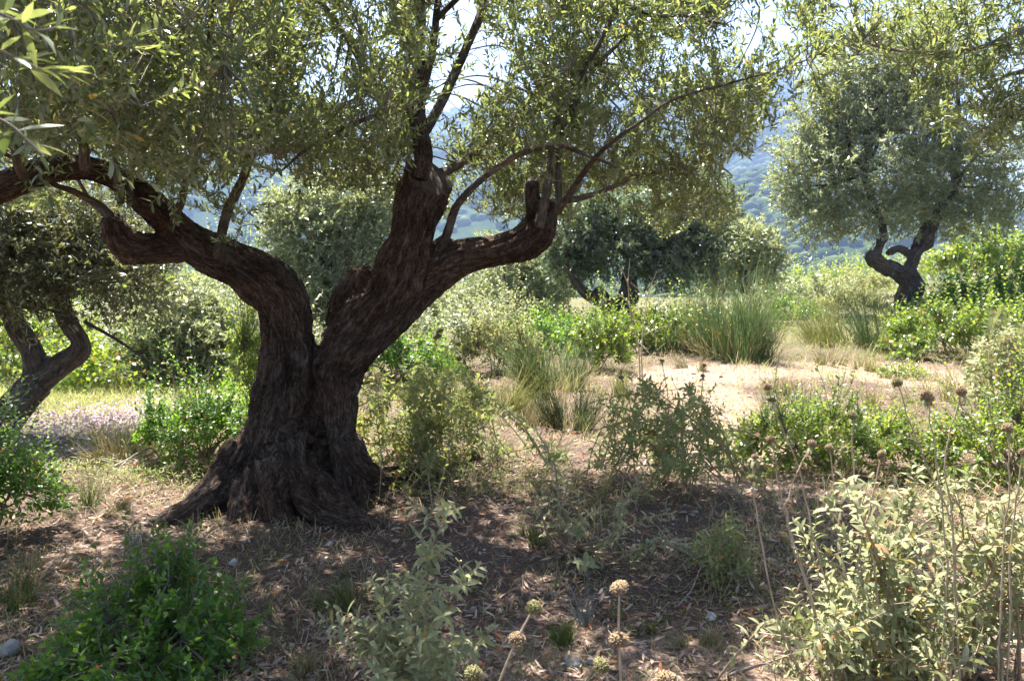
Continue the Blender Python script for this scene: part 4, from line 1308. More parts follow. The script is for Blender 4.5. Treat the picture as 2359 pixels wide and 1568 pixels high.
def sage(name, label, base, tips, seed, leaf=0.055, n_parts=0, mat="sage", stalks=(), ratio=0.33, group=None, side_shoots=3, spread=0.05, gap=0.032, nseg=3, head_r=0.016, droopy=1.0, dense_from=0.3, lift=0.12, thick=1.0):
    """felted sage bush: pale stems with opposite pairs of soft drooping leaves, dry stalks with whorled heads"""
    rg = np.random.default_rng(seed)
    base = np.array(base, float)
    r = root(name, base, label, "sage plant", group)
    A = []
    def leaves_on(P, l0, start, gp):
        seg = np.concatenate([[0], np.cumsum(np.linalg.norm(np.diff(P, axis=0), axis=1))])
        q = np.arange(seg[-1] * start, seg[-1] + 1e-6, gp)
        if len(q) < 2: q = np.array([seg[-1] * 0.6, seg[-1]])
        p = np.stack([np.interp(q, seg, P[:, c]) for c in range(3)], -1)
        t = norm(np.gradient(p, axis=0))
        u = norm(np.cross(t, norm(rg.normal(0, 1, 3)))); v = np.cross(t, u)
        f = np.linspace(0, 1, len(q))
        for s in (1, -1):
            side = np.where((np.arange(len(q)) % 2 == 0)[:, None], u, v) * s
            d = norm(t * (0.35 + 0.75 * f[:, None]) + side + rg.normal(0, 0.18, (len(q), 3)))
            A.append(dict(P=p, D=d, U=t + np.array([0, 0, 0.4]) + rg.normal(0, 0.15, (len(q), 3)),
                          L=l0 * rg.uniform(0.7, 1.15, len(q)) * np.interp(f, [0, 0.6, 1], [1, 1, 0.6]), droop=rg.uniform(0.3, 1.3, len(q)) * droopy))
        return p, t
    for tip in tips:
        tip = np.array(tip, float)
        b = base + np.array([rg.normal(0, spread), rg.normal(0, spread), 0]); b[2] = hz(b[0], b[1]) - 0.01
        P = bez(b, tip, lift, rg, 10, 0.22)
        dd = np.linalg.norm(tip - b)
        mb = MB()
        mb.add(*tube(P[::2] if len(P) % 2 else np.vstack([P[::2], P[-1:]]), thick * np.linspace(0.0022 + 0.003 * dd, 0.0014, len(P[::2]) + (len(P) % 2 == 0)), 5))
        leaves_on(P, leaf, dense_from, gap)
        for k in range(side_shoots):
            i = rg.integers(int(len(P) * 0.35), len(P) - 1)
            dv = norm(norm(P[-1] - P[0]) * 0.7 + rg.normal(0, 0.7, 3) + np.array([0, 0, 0.25]))
            e = P[i] + dv * rg.uniform(0.06, 0.17)
            Q_ = spline([P[i], (P[i] + e) / 2 + np.array([0, 0, -0.008]), e], 2)
            mb.add(*tube(Q_, np.linspace(0.0022, 0.0012, len(Q_)), 3, False))
            leaves_on(Q_, leaf * 0.9, 0.25, gap * 0.85)
        mb.build("stem", M["sagestem"], r, True)
    for st in stalks:      # list of points, the last ones with heads: (pts, [(t, kind, rel_size)])
        pts, heads = st
        P = spline(np.array(pts), 6)
        P[2:-1] += rg.normal(0, 0.0022, (len(P) - 3, 3))
        mb = MB(); mb.add(*tube(P, np.linspace(0.0032, 0.0021, len(P)), 6)); so = mb.build("stalk", M["drystem"], r, True)
        for t, kind, sz in heads:
            i = t * (len(P) - 1)
            p = np.array([np.interp(i, np.arange(len(P)), P[:, c]) for c in range(3)])
            put_head(r, so, p, head_r * sz, kind, rg)
            dl = 2 if t > 0.9 else 2
            for s in range(dl):
                an = rg.random() * 6.28
                A.append(dict(P=p[None] - [[0, 0, 0.006]], D=np.array([[math.cos(an), math.sin(an), -0.35]]), U=np.array([[0, 0, 1.0]]), L=np.array([leaf * 0.6]), droop=np.array([0.9])))
    emit_leaves(r, cat(A), M[mat], n_parts, ratio, nseg, 0.12)
    return r

def broom(name, label, base, hh, spread, n, seed, mat="broom", width=0.0035, flowers=0, dry=0.0, cat_="broom bush", group=None, flop=0.7, dead=0, seg=4, base_r=0.1):
    rg = np.random.default_rng(seed)
    base = np.array(base, float)
    r = root(name, base, label, cat_, group)
    nc = max(3, min(26, n // 35))
    ck = rg.integers(0, nc, n)
    ca = rg.random(nc) * 6.28; cr = np.sqrt(rg.random(nc))
    coff = np.stack([np.cos(ca) * cr, np.sin(ca) * cr, 0 * ca], -1) * base_r
    chh = rg.uniform(0.55, 1.1, nc) * (1.05 - 0.35 * cr)
    ctilt = coff[ck] / max(base_r, 1e-6) * spread * 0.8 + np.concatenate([rg.normal(0, 0.22, (nc, 2)), np.zeros((nc, 1))], 1)[ck]
    a = rg.random(n) * 6.28
    f = rg.random(n) ** 0.8
    l = hh * chh[ck] * rg.uniform(0.35, 1.12, n)
    vec = ctilt + np.stack([np.cos(a), np.sin(a), 0 * a], -1) * (f * spread * 0.55)[:, None]
    th = np.linalg.norm(vec, axis=1)
    hd = norm(vec)
    a = np.arctan2(hd[:, 1], hd[:, 0])
    b = base + coff[ck] + rg.normal(0, base_r * 0.12, (n, 3))
    b[:, 2] = hgt(b[:, 0], b[:, 1]) - 0.01
    t = np.linspace(0, 1, seg + 1)
    ang = th[:, None] + flop * (t[None] ** 1.5) * rg.uniform(-0.2, 1.2, (n, 1))
    ds = (l / seg)[:, None]
    hor = np.concatenate([np.zeros((n, 1)), np.cumsum(np.sin(ang[:, 1:]) * ds, 1)], 1)
    ver = np.concatenate([np.zeros((n, 1)), np.cumsum(np.cos(ang[:, 1:]) * ds, 1)], 1)
    wig = rg.normal(0, 0.028, (n, seg + 1, 3)) * hh * t[None, :, None]
    Pt = b[:, None] + hd[:, None] * hor[..., None] + np.array([0, 0, 1.0]) * ver[..., None] + wig
    # three-sided rods
    w = width * (1 - 0.75 * t)[None, :, None, None] * rg.uniform(0.7, 1.3, (n, 1, 1, 1))
    side = np.stack([-np.sin(a), np.cos(a), 0 * a], -1)
    fw = hd
    offs = np.stack([side, -0.5 * side + 0.87 * fw, -0.5 * side - 0.87 * fw], 1)      # n,3,3
    V = Pt[:, :, None] + offs[:, None] * w
    nv = (seg + 1) * 3
    base_i = (np.arange(n) * nv)[:, None, None]
    rI = (np.arange(seg) * 3)[None, :, None]
    c = np.arange(3)[None, None]; c2 = (np.arange(3)[None, None] + 1) % 3
    Fq = np.stack([base_i + rI + c, base_i + rI + c2, base_i + rI + 3 + c2, base_i + rI + 3 + c], -1).reshape(-1, 4)
    rn = np.repeat(np.clip(rg.random(n) * 0.75 + 0.25 * rg.random(nc)[ck], 0, 0.999), nv)
    o = link("stems", build_mesh("stems", V.reshape(-1, 3) - base, [Fq], {"rnd": rn}), M[mat], r); o["kind"] = "stuff"
    if dead:
        m_ = dead
        a2 = rg.random(m_) * 6.28; r2_ = np.sqrt(rg.random(m_)) * base_r * 1.15
        p0 = base + np.stack([np.cos(a2) * r2_, np.sin(a2) * r2_, 0 * a2], -1); p0[:, 2] = hgt(p0[:, 0], p0[:, 1]) - 0.01
        dv = np.stack([np.cos(a2) * 0.7, np.sin(a2) * 0.7, np.full(m_, 1.0)], -1) + rg.normal(0, 0.35, (m_, 3))
        V, F, r3 = leaf_geo(p0, dv, rg.normal(0, 1, (m_, 3)), hh * rg.uniform(0.12, 0.45, m_), width * 1.0, rg.uniform(-0.5, 0.9, m_), 0.3, 2)
        o = link("dead_stems", build_mesh("dead_stems", V - base, F, {"rnd": r3}), M["straw"], r); o["kind"] = "stuff"
    if flowers:
        k = rg.integers(0, n, flowers)
        tt = rg.integers(seg - 1, seg + 1, flowers)
        p = Pt[k, tt]
        V, F, r2 = diamond_geo(p, rg.normal(0, 1, (flowers, 3)), rg.normal(0, 1, (flowers, 3)), 0.03, 0.022)
        o = link("flowers", build_mesh("flowers", V - base, F, {"rnd": r2}), M["yellow"], r); o["kind"] = "stuff"
    return r, Pt

# --- shrubs with glossy leaves
b = G(345, 1530)
tips = [D(288, 1165, 3.5), D(470, 1185, 3.5), D(350, 1200, 3.45), D(380, 1195, 3.45), D(430, 1210, 3.5), D(470, 1260, 3.4), D(330, 1290, 3.4), D(570, 1330, 3.3), D(620, 1400, 3.2)]
_r = np.random.default_rng(77)
tips += [D(_r.uniform(290, 480), _r.uniform(1200, 1330), _r.uniform(3.25, 3.5)) for _ in range(46)]
leafy_shrub("glossy_shrub", "dark green glossy shrub in the shade at the bottom left corner", b, 0.48, 0.44, 0.36, 400, 0.044, "gloss", 51, 300, 0.48, tips=tips, per=14, nseg=2, openness=0.65)
leafy_shrub("glossy_shrub", "dark shrub cut by the left picture edge under the leaning olive", G(-30, 1250), 0.5, 0.5, 0.9, 380, 0.042, "gloss", 52, 0, 0.48, per=14)
leafy_shrub("glossy_shrub", "dark green shrub directly behind the left side of the old trunk", G(468, 1060), 0.58, 0.5, 0.66, 460, 0.044, "gloss", 53, 0, 0.48, per=14)
leafy_shrub("glossy_shrub", "tall bright green sapling shrub rising behind the waist of the old trunk", G(585, 985), 0.30, 0.3, 1.4, 260, 0.048, "lime", 54, 0, 0.45, per=14)
leafy_shrub("glossy_shrub", "low bright green bush beside the sunny path, between sage and seed stalks", G(1900, 1075), 0.80, 0.55, 0.60, 620, 0.042, "lime", 55, 120, 0.5, per=14)
leafy_shrub("glossy_shrub", "bright green bush at the right edge below the pale grass", G(2330, 1110), 0.75, 0.6, 0.75, 560, 0.042, "lime", 56, 60, 0.5, per=14)
leafy_shrub("glossy_shrub", "wide yellow green bush at the right, in front of the twisted olive", G(2230, 820), 1.7, 1.1, 1.05, 700, 0.075, "lime", 57, 0, 0.5, per=14)
leafy_shrub("glossy_shrub", "dark green shrub right of the twisted trunk on the bank", G(2330, 735), 2.2, 1.3, 1.5, 520, 0.12, "gloss", 58, 0, 0.5, per=14)
leafy_shrub("glossy_shrub", "light green leafy bush in front of the black crooked stems", G(1372, 850), 0.5, 0.45, 0.95, 300, 0.055, "lime", 59, 0, 0.5, per=14)
leafy_shrub("glossy_shrub", "small dark shrub in the shade under the right limb beside the trunk", G(905, 880), 0.9, 0.7, 0.8, 400, 0.065, "gloss", 60, 0, 0.5, per=14)
leafy_shrub("glossy_shrub", "tiny green bush on the edge of the sunny path", G(2080, 870), 0.42, 0.35, 0.22, 120, 0.035, "lime", 61, 0, 0.5, per=12)
leafy_shrub("glossy_shrub", "dark rounded shrub right of the big broom", G(1830, 745), 0.8, 0.6, 0.8, 160, 0.07, "gloss", 62, 0, 0.5, per=14)
leafy_shrub("glossy_shrub", "pale yellow flowering bush in the sun under the right limb", G(1150, 860), 0.65, 0.5, 1.0, 300, 0.055, "palegold", 63, 0, 0.5, per=12)
leafy_shrub("glossy_shrub", "yellow green bush on the bank at the far right horizon", D(2310, 640, 30) * [1, 1, 0] + [0, 0, hz(D(2310, 640, 30)[0], 30)], 3.4, 1.6, 2.2, 420, 0.2, "lime", 64, 0, 0.5, per=14)
for k, (dx, dy, w, h_, lb) in enumerate([(250, 905, 1.2, 0.9, "pale green bush in the meadow behind the leaning fork"), (100, 880, 1.4, 1.1, "sunlit green bush seen between the two stems of the leaning olive"),
                                         (330, 880, 1.1, 0.9, "grey green bush at the foot of the bushy silver olive"), (560, 860, 1.3, 1.3, "soft green bush between the silver olive and the old trunk"),
                                         (2230, 700, 1.6, 0.8, "grey green bush at the foot of the twisted trunk on its right"), (1960, 725, 1.4, 0.75, "straw coloured bush left of the twisted trunk"),
                                         (20, 860, 1.6, 1.5, "tall soft green bush behind the leaning trunk at the picture edge"), (200, 850, 1.8, 1.6, "tall grey green bush rising behind the leaning fork"), (480, 850, 2.0, 1.6, "tall pale bush behind the bushy silver olive"),
                                         (640, 800, 2.2, 1.5, "grey green bush filling the gap under the arching limb"), (1000, 850, 1.5, 1.2, "grey bush behind the shaded sage and its yellow heads"), (1090, 800, 1.6, 1.3, "grey green bush left of the pale yellow bush"),
                                         (1600, 760, 1.6, 0.8, "dull green bush under the dark round olive"), (1880, 700, 2.5, 1.0, "pale grey bush beyond the dark rounded shrub"), (1270, 810, 1.3, 0.75, "low bush under the low left bough of the dark olive"), (1500, 800, 1.3, 0.85, "low green bush right of the foot of the dark olive"), (1400, 770, 1.6, 0.6, "low grey bush directly behind the foot of the dark olive"), (1650, 770, 1.4, 0.7, "low green bush behind the left side of the big broom")]):
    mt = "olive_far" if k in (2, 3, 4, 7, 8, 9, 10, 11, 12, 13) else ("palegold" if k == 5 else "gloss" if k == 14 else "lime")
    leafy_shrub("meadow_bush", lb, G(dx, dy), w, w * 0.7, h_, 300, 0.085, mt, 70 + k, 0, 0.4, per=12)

for k, (dx, Yd, w, h_, lb) in enumerate([(1840, 27, 2.0, 1.3, "far grey green bush just right of the big broom"), (1900, 33, 2.6, 1.6, "far pale bush in front of the dark pointed tree"), (1970, 29, 2.0, 1.2, "far yellowish bush left of the twisted trunk"),
                                         (1790, 38, 3.0, 1.8, "far green bush seen over the broom tips"), (2010, 40, 3.0, 1.8, "far green bush under the left bough of the twisted olive"), (1060, 34, 3.0, 2.0, "far bush under the right limb below the red roof"),
                                         (600, 30, 3.0, 2.4, "far pale bush under the arch of the left limb"), (330, 26, 3.0, 2.2, "far bush above the leaning fork"), (480, 36, 3.5, 2.6, "far green bush above the bushy silver olive"), (2180, 32, 3.0, 1.6, "far bush behind the foot of the twisted olive")]):
    p = D(dx, 640, Yd)
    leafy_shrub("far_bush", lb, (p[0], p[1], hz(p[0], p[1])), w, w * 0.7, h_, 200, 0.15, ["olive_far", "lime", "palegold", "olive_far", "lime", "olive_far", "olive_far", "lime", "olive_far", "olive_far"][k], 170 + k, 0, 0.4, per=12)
# --- felted sage bushes
def tips_fan(cx, x0, x1, ytop, ybot, Y0, Y1, n, seed, arch=0.5):
    rg = np.random.default_rng(seed)
    out = []
    for k in range(n):
        u = rg.random()
        x = x0 + (x1 - x0) * u
        yt = ytop + (ybot - ytop) * arch * (2 * abs(u - 0.5)) ** 2
        y = yt + (ybot - yt) * rg.random() ** 1.5
        out.append(D(x, y, rg.uniform(Y0, Y1)))
    return out

# centre foreground
tips = [D(1022, 1165, 2.75), D(1105, 1300, 2.6), D(1035, 1255, 2.75), D(975, 1330, 2.7), D(905, 1345, 2.75), D(850, 1330, 2.9), D(780, 1420, 2.75), D(755, 1470, 2.7), D(840, 1430, 2.7),
        D(815, 1530, 2.65), D(880, 1500, 2.65), D(940, 1440, 2.7), D(960, 1500, 2.6), D(1010, 1470, 2.6), D(1060, 1490, 2.6), D(1140, 1440, 2.65), D(1000, 1540, 2.6), D(900, 1560, 2.6), D(1030, 1400, 2.65)]
rgs = np.random.default_rng(1)
sage("felted_sage", "grey green felted sage with one tall leafy shoot at the bottom centre", G(960, 1600), tips, 81, 0.064, 300, "sage", ratio=0.32, side_shoots=3, spread=0.09, gap=0.029, dense_from=0.15)
# right foreground bushes
def stalk(x0, y0, Y0_, pts):
    b = D(x0, y0, Y0_); b[2] = hz(b[0], b[1])
    return [b] + [D(*p) for p in pts]
st = [
    (stalk(1930, 1700, 2.5, [(1790, 1420, 2.5), (1755, 1250, 2.5), (1733, 1110, 2.5), (1739, 1050, 2.5)]), [(0.78, 2, 1.0), (1.0, 0, 0.7)]),
    (stalk(1960, 1650, 2.6, [(1850, 1330, 2.6), (1808, 1190, 2.6), (1775, 1010, 2.6)]), [(1.0, 0, 0.95)]),
    (stalk(1960, 1640, 2.62, [(1850, 1310, 2.62), (1812, 1180, 2.62), (1838, 1085, 2.62), (1870, 1020, 2.62)]), [(1.0, 0, 0.9)]),
    (stalk(2000, 1640, 2.7, [(1890, 1300, 2.7), (1840, 1080, 2.75), (1785, 950, 2.75), (1768, 890, 2.75)]), [(0.86, 2, 1.0), (1.0, 0, 0.95)]),
    (stalk(2060, 1640, 2.6, [(2010, 1300, 2.6), (1968, 1100, 2.6), (1962, 955, 2.6)]), [(1.0, 2, 1.15)]),
    (stalk(2120, 1640, 2.6, [(2010, 1400, 2.6), (1975, 1300, 2.6), (2000, 1180, 2.6), (2030, 1045, 2.6)]), [(1.0, 0, 0.9)]),
    (stalk(2160, 1640, 2.5, [(2180, 1350, 2.5), (2160, 1100, 2.5), (2133, 905, 2.5)]), [(0.985, 0, 1.3), (1.0, 0, 1.1)]),
    (stalk(2180, 1640, 2.55, [(2200, 1260, 2.55), (2120, 1040, 2.55), (2066, 880, 2.55)]), [(1.0, 2, 1.1)]),
    (stalk(2220, 1640, 2.5, [(2190, 1200, 2.5), (2175, 1060, 2.5), (2213, 900, 2.5)]), [(1.0, 0, 1.15)]),
    (stalk(2300, 1640, 2.5, [(2310, 1300, 2.5), (2325, 1120, 2.5), (2320, 985, 2.5)]), [(1.0, 0, 1.1)]),
    (stalk(2320, 1640, 2.5, [(2330, 1250, 2.5), (2345, 1110, 2.5), (2356, 1040, 2.5)]), [(1.0, 0, 0.9)]),
    (stalk(1990, 1600, 2.8, [(1960, 1400, 2.8), (1930, 1200, 2.8), (1910, 1030, 2.8)]), [(0.8, 0, 0.8), (1.0, 0, 0.9)]),
]
sage("felted_sage", "large sunlit felted sage at the bottom right with many tall dry stalks", G(2060, 1600), tips_fan(0, 1740, 2260, 1120, 1480, 2.45, 3.1, 32, 5, 0.3), 82, 0.066, 300, "sage", st[:7] + st[11:], 0.30, side_shoots=4, spread=0.2, gap=0.030, thick=1.5, head_r=0.0175)
sage("felted_sage", "sunlit felted sage running out of the picture at the right edge", G(2330, 1560), tips_fan(0, 2160, 2440, 1080, 1450, 2.4, 3.0, 22, 6, 0.1), 83, 0.064, 250, "sage", st[7:11], 0.30, side_shoots=4, spread=0.16, gap=0.030, thick=1.5, head_r=0.0175)
sage("felted_sage", "low leafy sage spilling along the bottom edge at the right", G(2020, 1680), tips_fan(0, 1780, 2320, 1380, 1560, 2.35, 2.7, 20, 7, 0.2), 84, 0.064, 160, "sage", (), 0.30, side_shoots=4, spread=0.25, gap=0.03)
# straggling plant in the middle with bare stems
tips = [D(1235, 990, 3.95), D(1245, 1050, 3.9), D(1262, 1120, 3.9), D(1480, 1085, 3.9), D(1385, 1165, 3.8), D(1550, 1180, 3.9), D(1530, 1215, 3.9), D(1440, 1150, 3.85), D(1330, 1130, 3.95), D(1365, 1290, 3.6), D(1610, 1290, 3.8)]
sage("straggling_sage", "straggling sage with bare brown stems and a few orange withered leaves in the centre", G(1335, 1265), tips, 85, 0.056, 260, "sage", (), 0.34, side_shoots=2, spread=0.03, dense_from=0.5, gap=0.032, lift=-0.05, thick=1.9)
# bushes in the second row
sage("felted_sage", "tall grey green sage bush right of the old trunk in the shade", G(960, 1085), tips_fan(0, 825, 1140, 840, 1070, 5.3, 6.4, 60, 8, 0.25), 86, 0.072, 0, "sage_shaded",
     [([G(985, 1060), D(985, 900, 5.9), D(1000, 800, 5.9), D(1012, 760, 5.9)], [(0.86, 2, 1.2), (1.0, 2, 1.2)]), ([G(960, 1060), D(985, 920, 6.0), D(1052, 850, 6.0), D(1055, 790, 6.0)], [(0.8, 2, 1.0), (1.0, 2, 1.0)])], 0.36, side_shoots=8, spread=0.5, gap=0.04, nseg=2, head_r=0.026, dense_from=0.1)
sage("felted_sage", "broad sage bush half in sun left of the pale path", G(1530, 1110), tips_fan(0, 1340, 1690, 870, 1080, 4.5, 5.5, 40, 9, 0.35), 87, 0.064, 120, "sage_shaded",
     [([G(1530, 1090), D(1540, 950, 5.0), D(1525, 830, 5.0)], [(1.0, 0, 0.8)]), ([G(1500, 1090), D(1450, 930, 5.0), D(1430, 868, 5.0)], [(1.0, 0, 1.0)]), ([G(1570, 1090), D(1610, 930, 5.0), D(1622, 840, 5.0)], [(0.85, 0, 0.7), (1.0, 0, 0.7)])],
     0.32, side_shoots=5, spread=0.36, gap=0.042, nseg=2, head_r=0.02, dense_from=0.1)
sage("felted_sage", "sage seedlings low on the ground between straggling stems and right foreground", G(1660, 1330), tips_fan(0, 1590, 1740, 1200, 1310, 3.6, 3.9, 24, 10, 0.2), 88, 0.046, 0, "sage_shaded", (), 0.34, side_shoots=2, spread=0.15)
sage("felted_sage", "pale dry sage bush at the right edge behind the green bushes", G(2330, 960), tips_fan(0, 2240, 2420, 760, 900, 6.3, 7.2, 26, 11, 0.2), 89, 0.08, 0, "sage", (), 0.34, side_shoots=7, spread=0.3, nseg=2)
# dry stalks close to the lens
def near_stalk(label, pts, heads, seed, r=0.020):
    b = D(*pts[0]); b[2] = hz(b[0], b[1])
    rt = root("dry_seed_stalk", b, label, "seed stalk", "dry seed stalks near the lens")
    P = spline(np.array([b] + [D(*p) for p in pts]), 6)
    so = limb_part("stalk", P, np.linspace(0.0035, 0.0024, len(P)), M["drystem"], rt, 6, 0)
    rg = np.random.default_rng(seed)
    for x, y, Yd, k, sz in heads:
        put_head(rt, so, D(x, y, Yd), r * sz, k, rg)
near_stalk("dry stalk with two brown round seed heads one above the other, bottom centre", [(1428, 1640, 1.75), (1430, 1568, 1.75), (1425, 1470, 1.75), (1426, 1352, 1.75)], [(1426, 1352, 1.75, 0, 1.1), (1426, 1472, 1.75, 0, 1.15)], 1)
near_stalk("leaning dry stalk with two greenish seed heads beside the sage shoot", [(1120, 1660, 1.9), (1150, 1568, 1.9), (1190, 1472, 1.9), (1230, 1398, 1.9)], [(1230, 1398, 1.9, 2, 1.1), (1190, 1470, 1.9, 0, 1.3)], 2)
near_stalk("short greenish seed head at the bottom edge under the sage shoot", [(1090, 1640, 1.7), (1090, 1552, 1.7)], [(1090, 1550, 1.7, 2, 1.2)], 3)
near_stalk("small greenish seed head at the bottom edge beside the two headed stalk", [(1405, 1640, 1.8), (1387, 1532, 1.8)], [(1385, 1530, 1.8, 2, 1.0)], 4)
near_stalk("seed head half cut by the bottom edge, right of centre", [(1535, 1640, 1.7), (1533, 1562, 1.7)], [(1533, 1562, 1.7, 0, 1.2)], 5)

# --- broom and rush-like bushes
broom("broom_bush", "big round broom with yellow tips beside the sunny path", G(1700, 822), 2.05, 0.46, 1300, 91, "broom", 0.005, 200, base_r=0.6, dead=300)
broom("broom_bush", "grassy grey green broom between the dark olive and the big broom", G(1545, 800), 1.25, 0.9, 600, 92, "broom", 0.007, 20, base_r=0.7)
broom("broom_bush", "fresh green broom in the sun right of the pale yellow bush", G(1270, 900), 1.25, 0.7, 700, 93, "broom", 0.0045, 20, base_r=0.3, dead=400)
broom("broom_bush", "small dark wiry bush on the bright ground left of the half lit sage", G(1305, 985), 0.62, 0.6, 520, 94, "broom_dark", 0.0035, 0, base_r=0.22, flop=0.1, dead=300)
broom("broom_bush", "pale wispy grass bush behind the shaded sage", G(1140, 950), 0.85, 1.0, 600, 95, "meadow", 0.004, 0, base_r=0.35)
broom("broom_bush", "thin broom in front of the foot of the twisted olive", G(2050, 800), 1.5, 0.8, 600, 96, "broom", 0.006, 0, base_r=0.7)
broom("broom_bush", "wispy pale broom left of the twisted trunk", G(1960, 790), 1.25, 0.9, 520, 97, "meadow", 0.006, 0, base_r=0.8)
broom("broom_bush", "grey wispy bush just beyond the low bright green bush", G(1830, 960), 0.55, 0.8, 420, 98, "broom", 0.0035, 0, base_r=0.3)
broom("broom_bush", "upright rush clump at the right edge beside the yellow green bush", G(2345, 800), 1.4, 0.35, 260, 99, "broom", 0.007, 0, base_r=0.35)
broom("broom_bush", "pale tall grass covering the bank right of the twisted olive", G(2290, 700), 2.1, 0.9, 700, 100, "meadow", 0.012, 0, base_r=2.2)
broom("grass_tuft", "fine dark green tuft in the shade left of the tall sage shoot", G(815, 1400), 0.26, 0.7, 420, 101, "grass", 0.0018, 0, cat_="grass tuft", base_r=0.12)
broom("grass_tuft", "fine dark green tuft in the shade in front of the trunk's right root", G(1215, 1245), 0.22, 0.7, 300, 102, "grass", 0.0018, 0, cat_="grass tuft", base_r=0.1)
broom("grass_tuft", "green tuft at the left edge in the dappled light", G(25, 1395), 0.28, 0.8, 300, 103, "grass", 0.002, 0, cat_="grass tuft", base_r=0.12)
broom("grass_tuft", "dry reed stalks leaning behind the shrub left of the trunk", G(450, 950), 0.75, 0.6, 60, 104, "straw", 0.005, 0, cat_="grass tuft", base_r=0.3, flop=0.2)
broom("dry_bush", "dry twiggy bush in front of the pink flowers", G(285, 1060), 0.6, 0.9, 300, 105, "straw", 0.003, 0, cat_="bush", base_r=0.2, flop=0.2)
broom("blue_thistle", "small bluish thistle beside the tall stalk at the bottom right", G(1895, 1540), 0.42, 0.6, 70, 106, "blue", 0.0013, 0, cat_="thistle", base_r=0.05, flop=0.9)
broom("pale_thistle", "pale feathery herb on the litter below the straggling stems", G(1345, 1440), 0.26, 0.6, 60, 107, "blue", 0.0013, 0, cat_="thistle", base_r=0.03, flop=0.6)

for k, (dx, dy, h_, lb, mt) in enumerate([(1200, 985, 0.4, "small wispy dry grass tuft right of the shaded sage", "straw"), (1430, 915, 0.5, "dry grass tuft at the left end of the sunny path", "meadow"), (1590, 850, 0.5, "dry grass tuft under the left side of the big broom", "straw"),
        (1790, 905, 0.4, "dry grass tuft in the middle of the pale path", "straw"), (2010, 940, 0.45, "pale grass tuft above the low bright green bush", "meadow"), (2150, 930, 0.55, "pale grass tuft between path and right hand bushes", "meadow"),
        (2250, 900, 0.7, "tall dry grass tuft near the right end of the path", "straw"), (1250, 1060, 0.3, "short green tuft on the bright ground below the dark wiry bush", "grass"), (1130, 1050, 0.35, "short green tuft at the sunny foot of the shaded sage", "grass"),
        (1900, 840, 0.5, "dry grass tuft on the far side of the path", "straw"), (2000, 850, 0.5, "pale herb tuft on the far side of the path", "meadow"), (80, 1330, 0.22, "dry grass tuft in the dappled light at the left", "straw"), (210, 1180, 0.3, "green grass tuft left of the trunk root", "grass"),
        (1480, 1440, 0.16, "short green tuft on the litter beside the seed stalk", "grass"), (1290, 1480, 0.15, "short green tuft left of the two headed stalk", "grass"), (1600, 1500, 0.15, "short dry tuft below the bright round stone", "straw"), (700, 1560, 0.16, "short dry tuft at the bottom edge right of the glossy shrub", "straw")]):
    broom("grass_tuft", lb, G(dx, dy), h_, 0.9, 200, 500 + k, mt, 0.0016 + 0.0035 * h_, 0, cat_="grass tuft", base_r=0.05 + 0.3 * h_, seg=3)

def dead_stalk(label, pts, seed):
    b = D(*pts[0]); b[2] = hz(b[0], b[1])
    rt = root("dead_stalk", b, label, "dry stalk", "bare dead stalks")
    P = spline(np.array([b] + [D(*p) for p in pts[1:]]), 6)
    limb_part("stalk", P, np.linspace(0.010, 0.004, len(P)), M["drystem"], rt, 5, 0)
    rg = np.random.default_rng(seed)
    mb = MB()
    for k in range(9):
        i = rg.integers(4, len(P))
        e = P[i] + norm(rg.normal(0, 1, 3) + [0, 0, 0.8]) * rg.uniform(0.15, 0.4)
        mb.add(*tube(np.array([P[i], (P[i] + e) / 2 + [0, 0, 0.02], e]), [0.004, 0.003, 0.002], 4, False))
    mb.build("side_twig", M["drystem"], rt)
dead_stalk("tall bare dead stalk standing against the dark olive", [(1475, 870, 9.5), (1470, 800, 9.5), (1452, 720, 9.5), (1445, 640, 9.5)], 1)
dead_stalk("bare dead stalk leaning right beside the tall one", [(1480, 870, 9.7), (1478, 790, 9.7), (1490, 690, 9.7), (1495, 665, 9.7)], 2)

# --- fallen twigs left of the trunk
for k, (x0, y0, x1, y1) in enumerate([(170, 1060, 300, 1050), (190, 1075, 330, 1062), (240, 1050, 340, 1075), (150, 1040, 290, 1068), (260, 1080, 370, 1060), (1560, 1400, 1660, 1345), (1680, 1560, 1790, 1595), (1500, 1250, 1700, 1330), (300, 620 + 640, 395, 1230)]):
    a, c = G(x0, y0), G(x1, y1)
    lb = ["grey fallen branch lying below the pink flowers", "grey fallen stick lying lowest below the pink flowers", "short fallen stick beside the dry twiggy bush", "crooked fallen branch at the meadow edge", "fallen stick pointing at the shrub behind the trunk",
          "thin fallen twig right of the straggling sage", "pale bent straw twig beside the pale stone at the bottom right", "long bare sage stem lying on the litter", "fallen root like stick in the dappled patch left of the trunk"][k]
    rt = root("fallen_branch", a, lb, "fallen branch", "fallen sticks")
    rg = np.random.default_rng(200 + k)
    P = spline([a + [0, 0, 0.01], a + (c - a) * 0.3 + [0, 0, 0.05], a + (c - a) * 0.7 + rg.normal(0, 0.03, 3) + [0, 0, 0.05], c + [0, 0, 0.015]], 6)
    sc = 0.35 if k in (5, 6) else 1
    so = limb_part("stick", P, np.linspace(0.013, 0.005, len(P)) * sc, M["deadwood"], rt, 6, 0.1)
    for j in range(3):
        i = rg.integers(3, len(P) - 2)
        e = P[i] + rg.normal(0, 0.16, 3) * [1, 1, 0.5] * sc; e[2] = hz(e[0], e[1]) + 0.012
        limb_part("side_twig", np.array([P[i], (P[i] + e) / 2 + [0, 0, 0.02], e]), np.array([0.006, 0.004, 0.002]) * sc, M["deadwood"], rt, 4, 0).parent = so
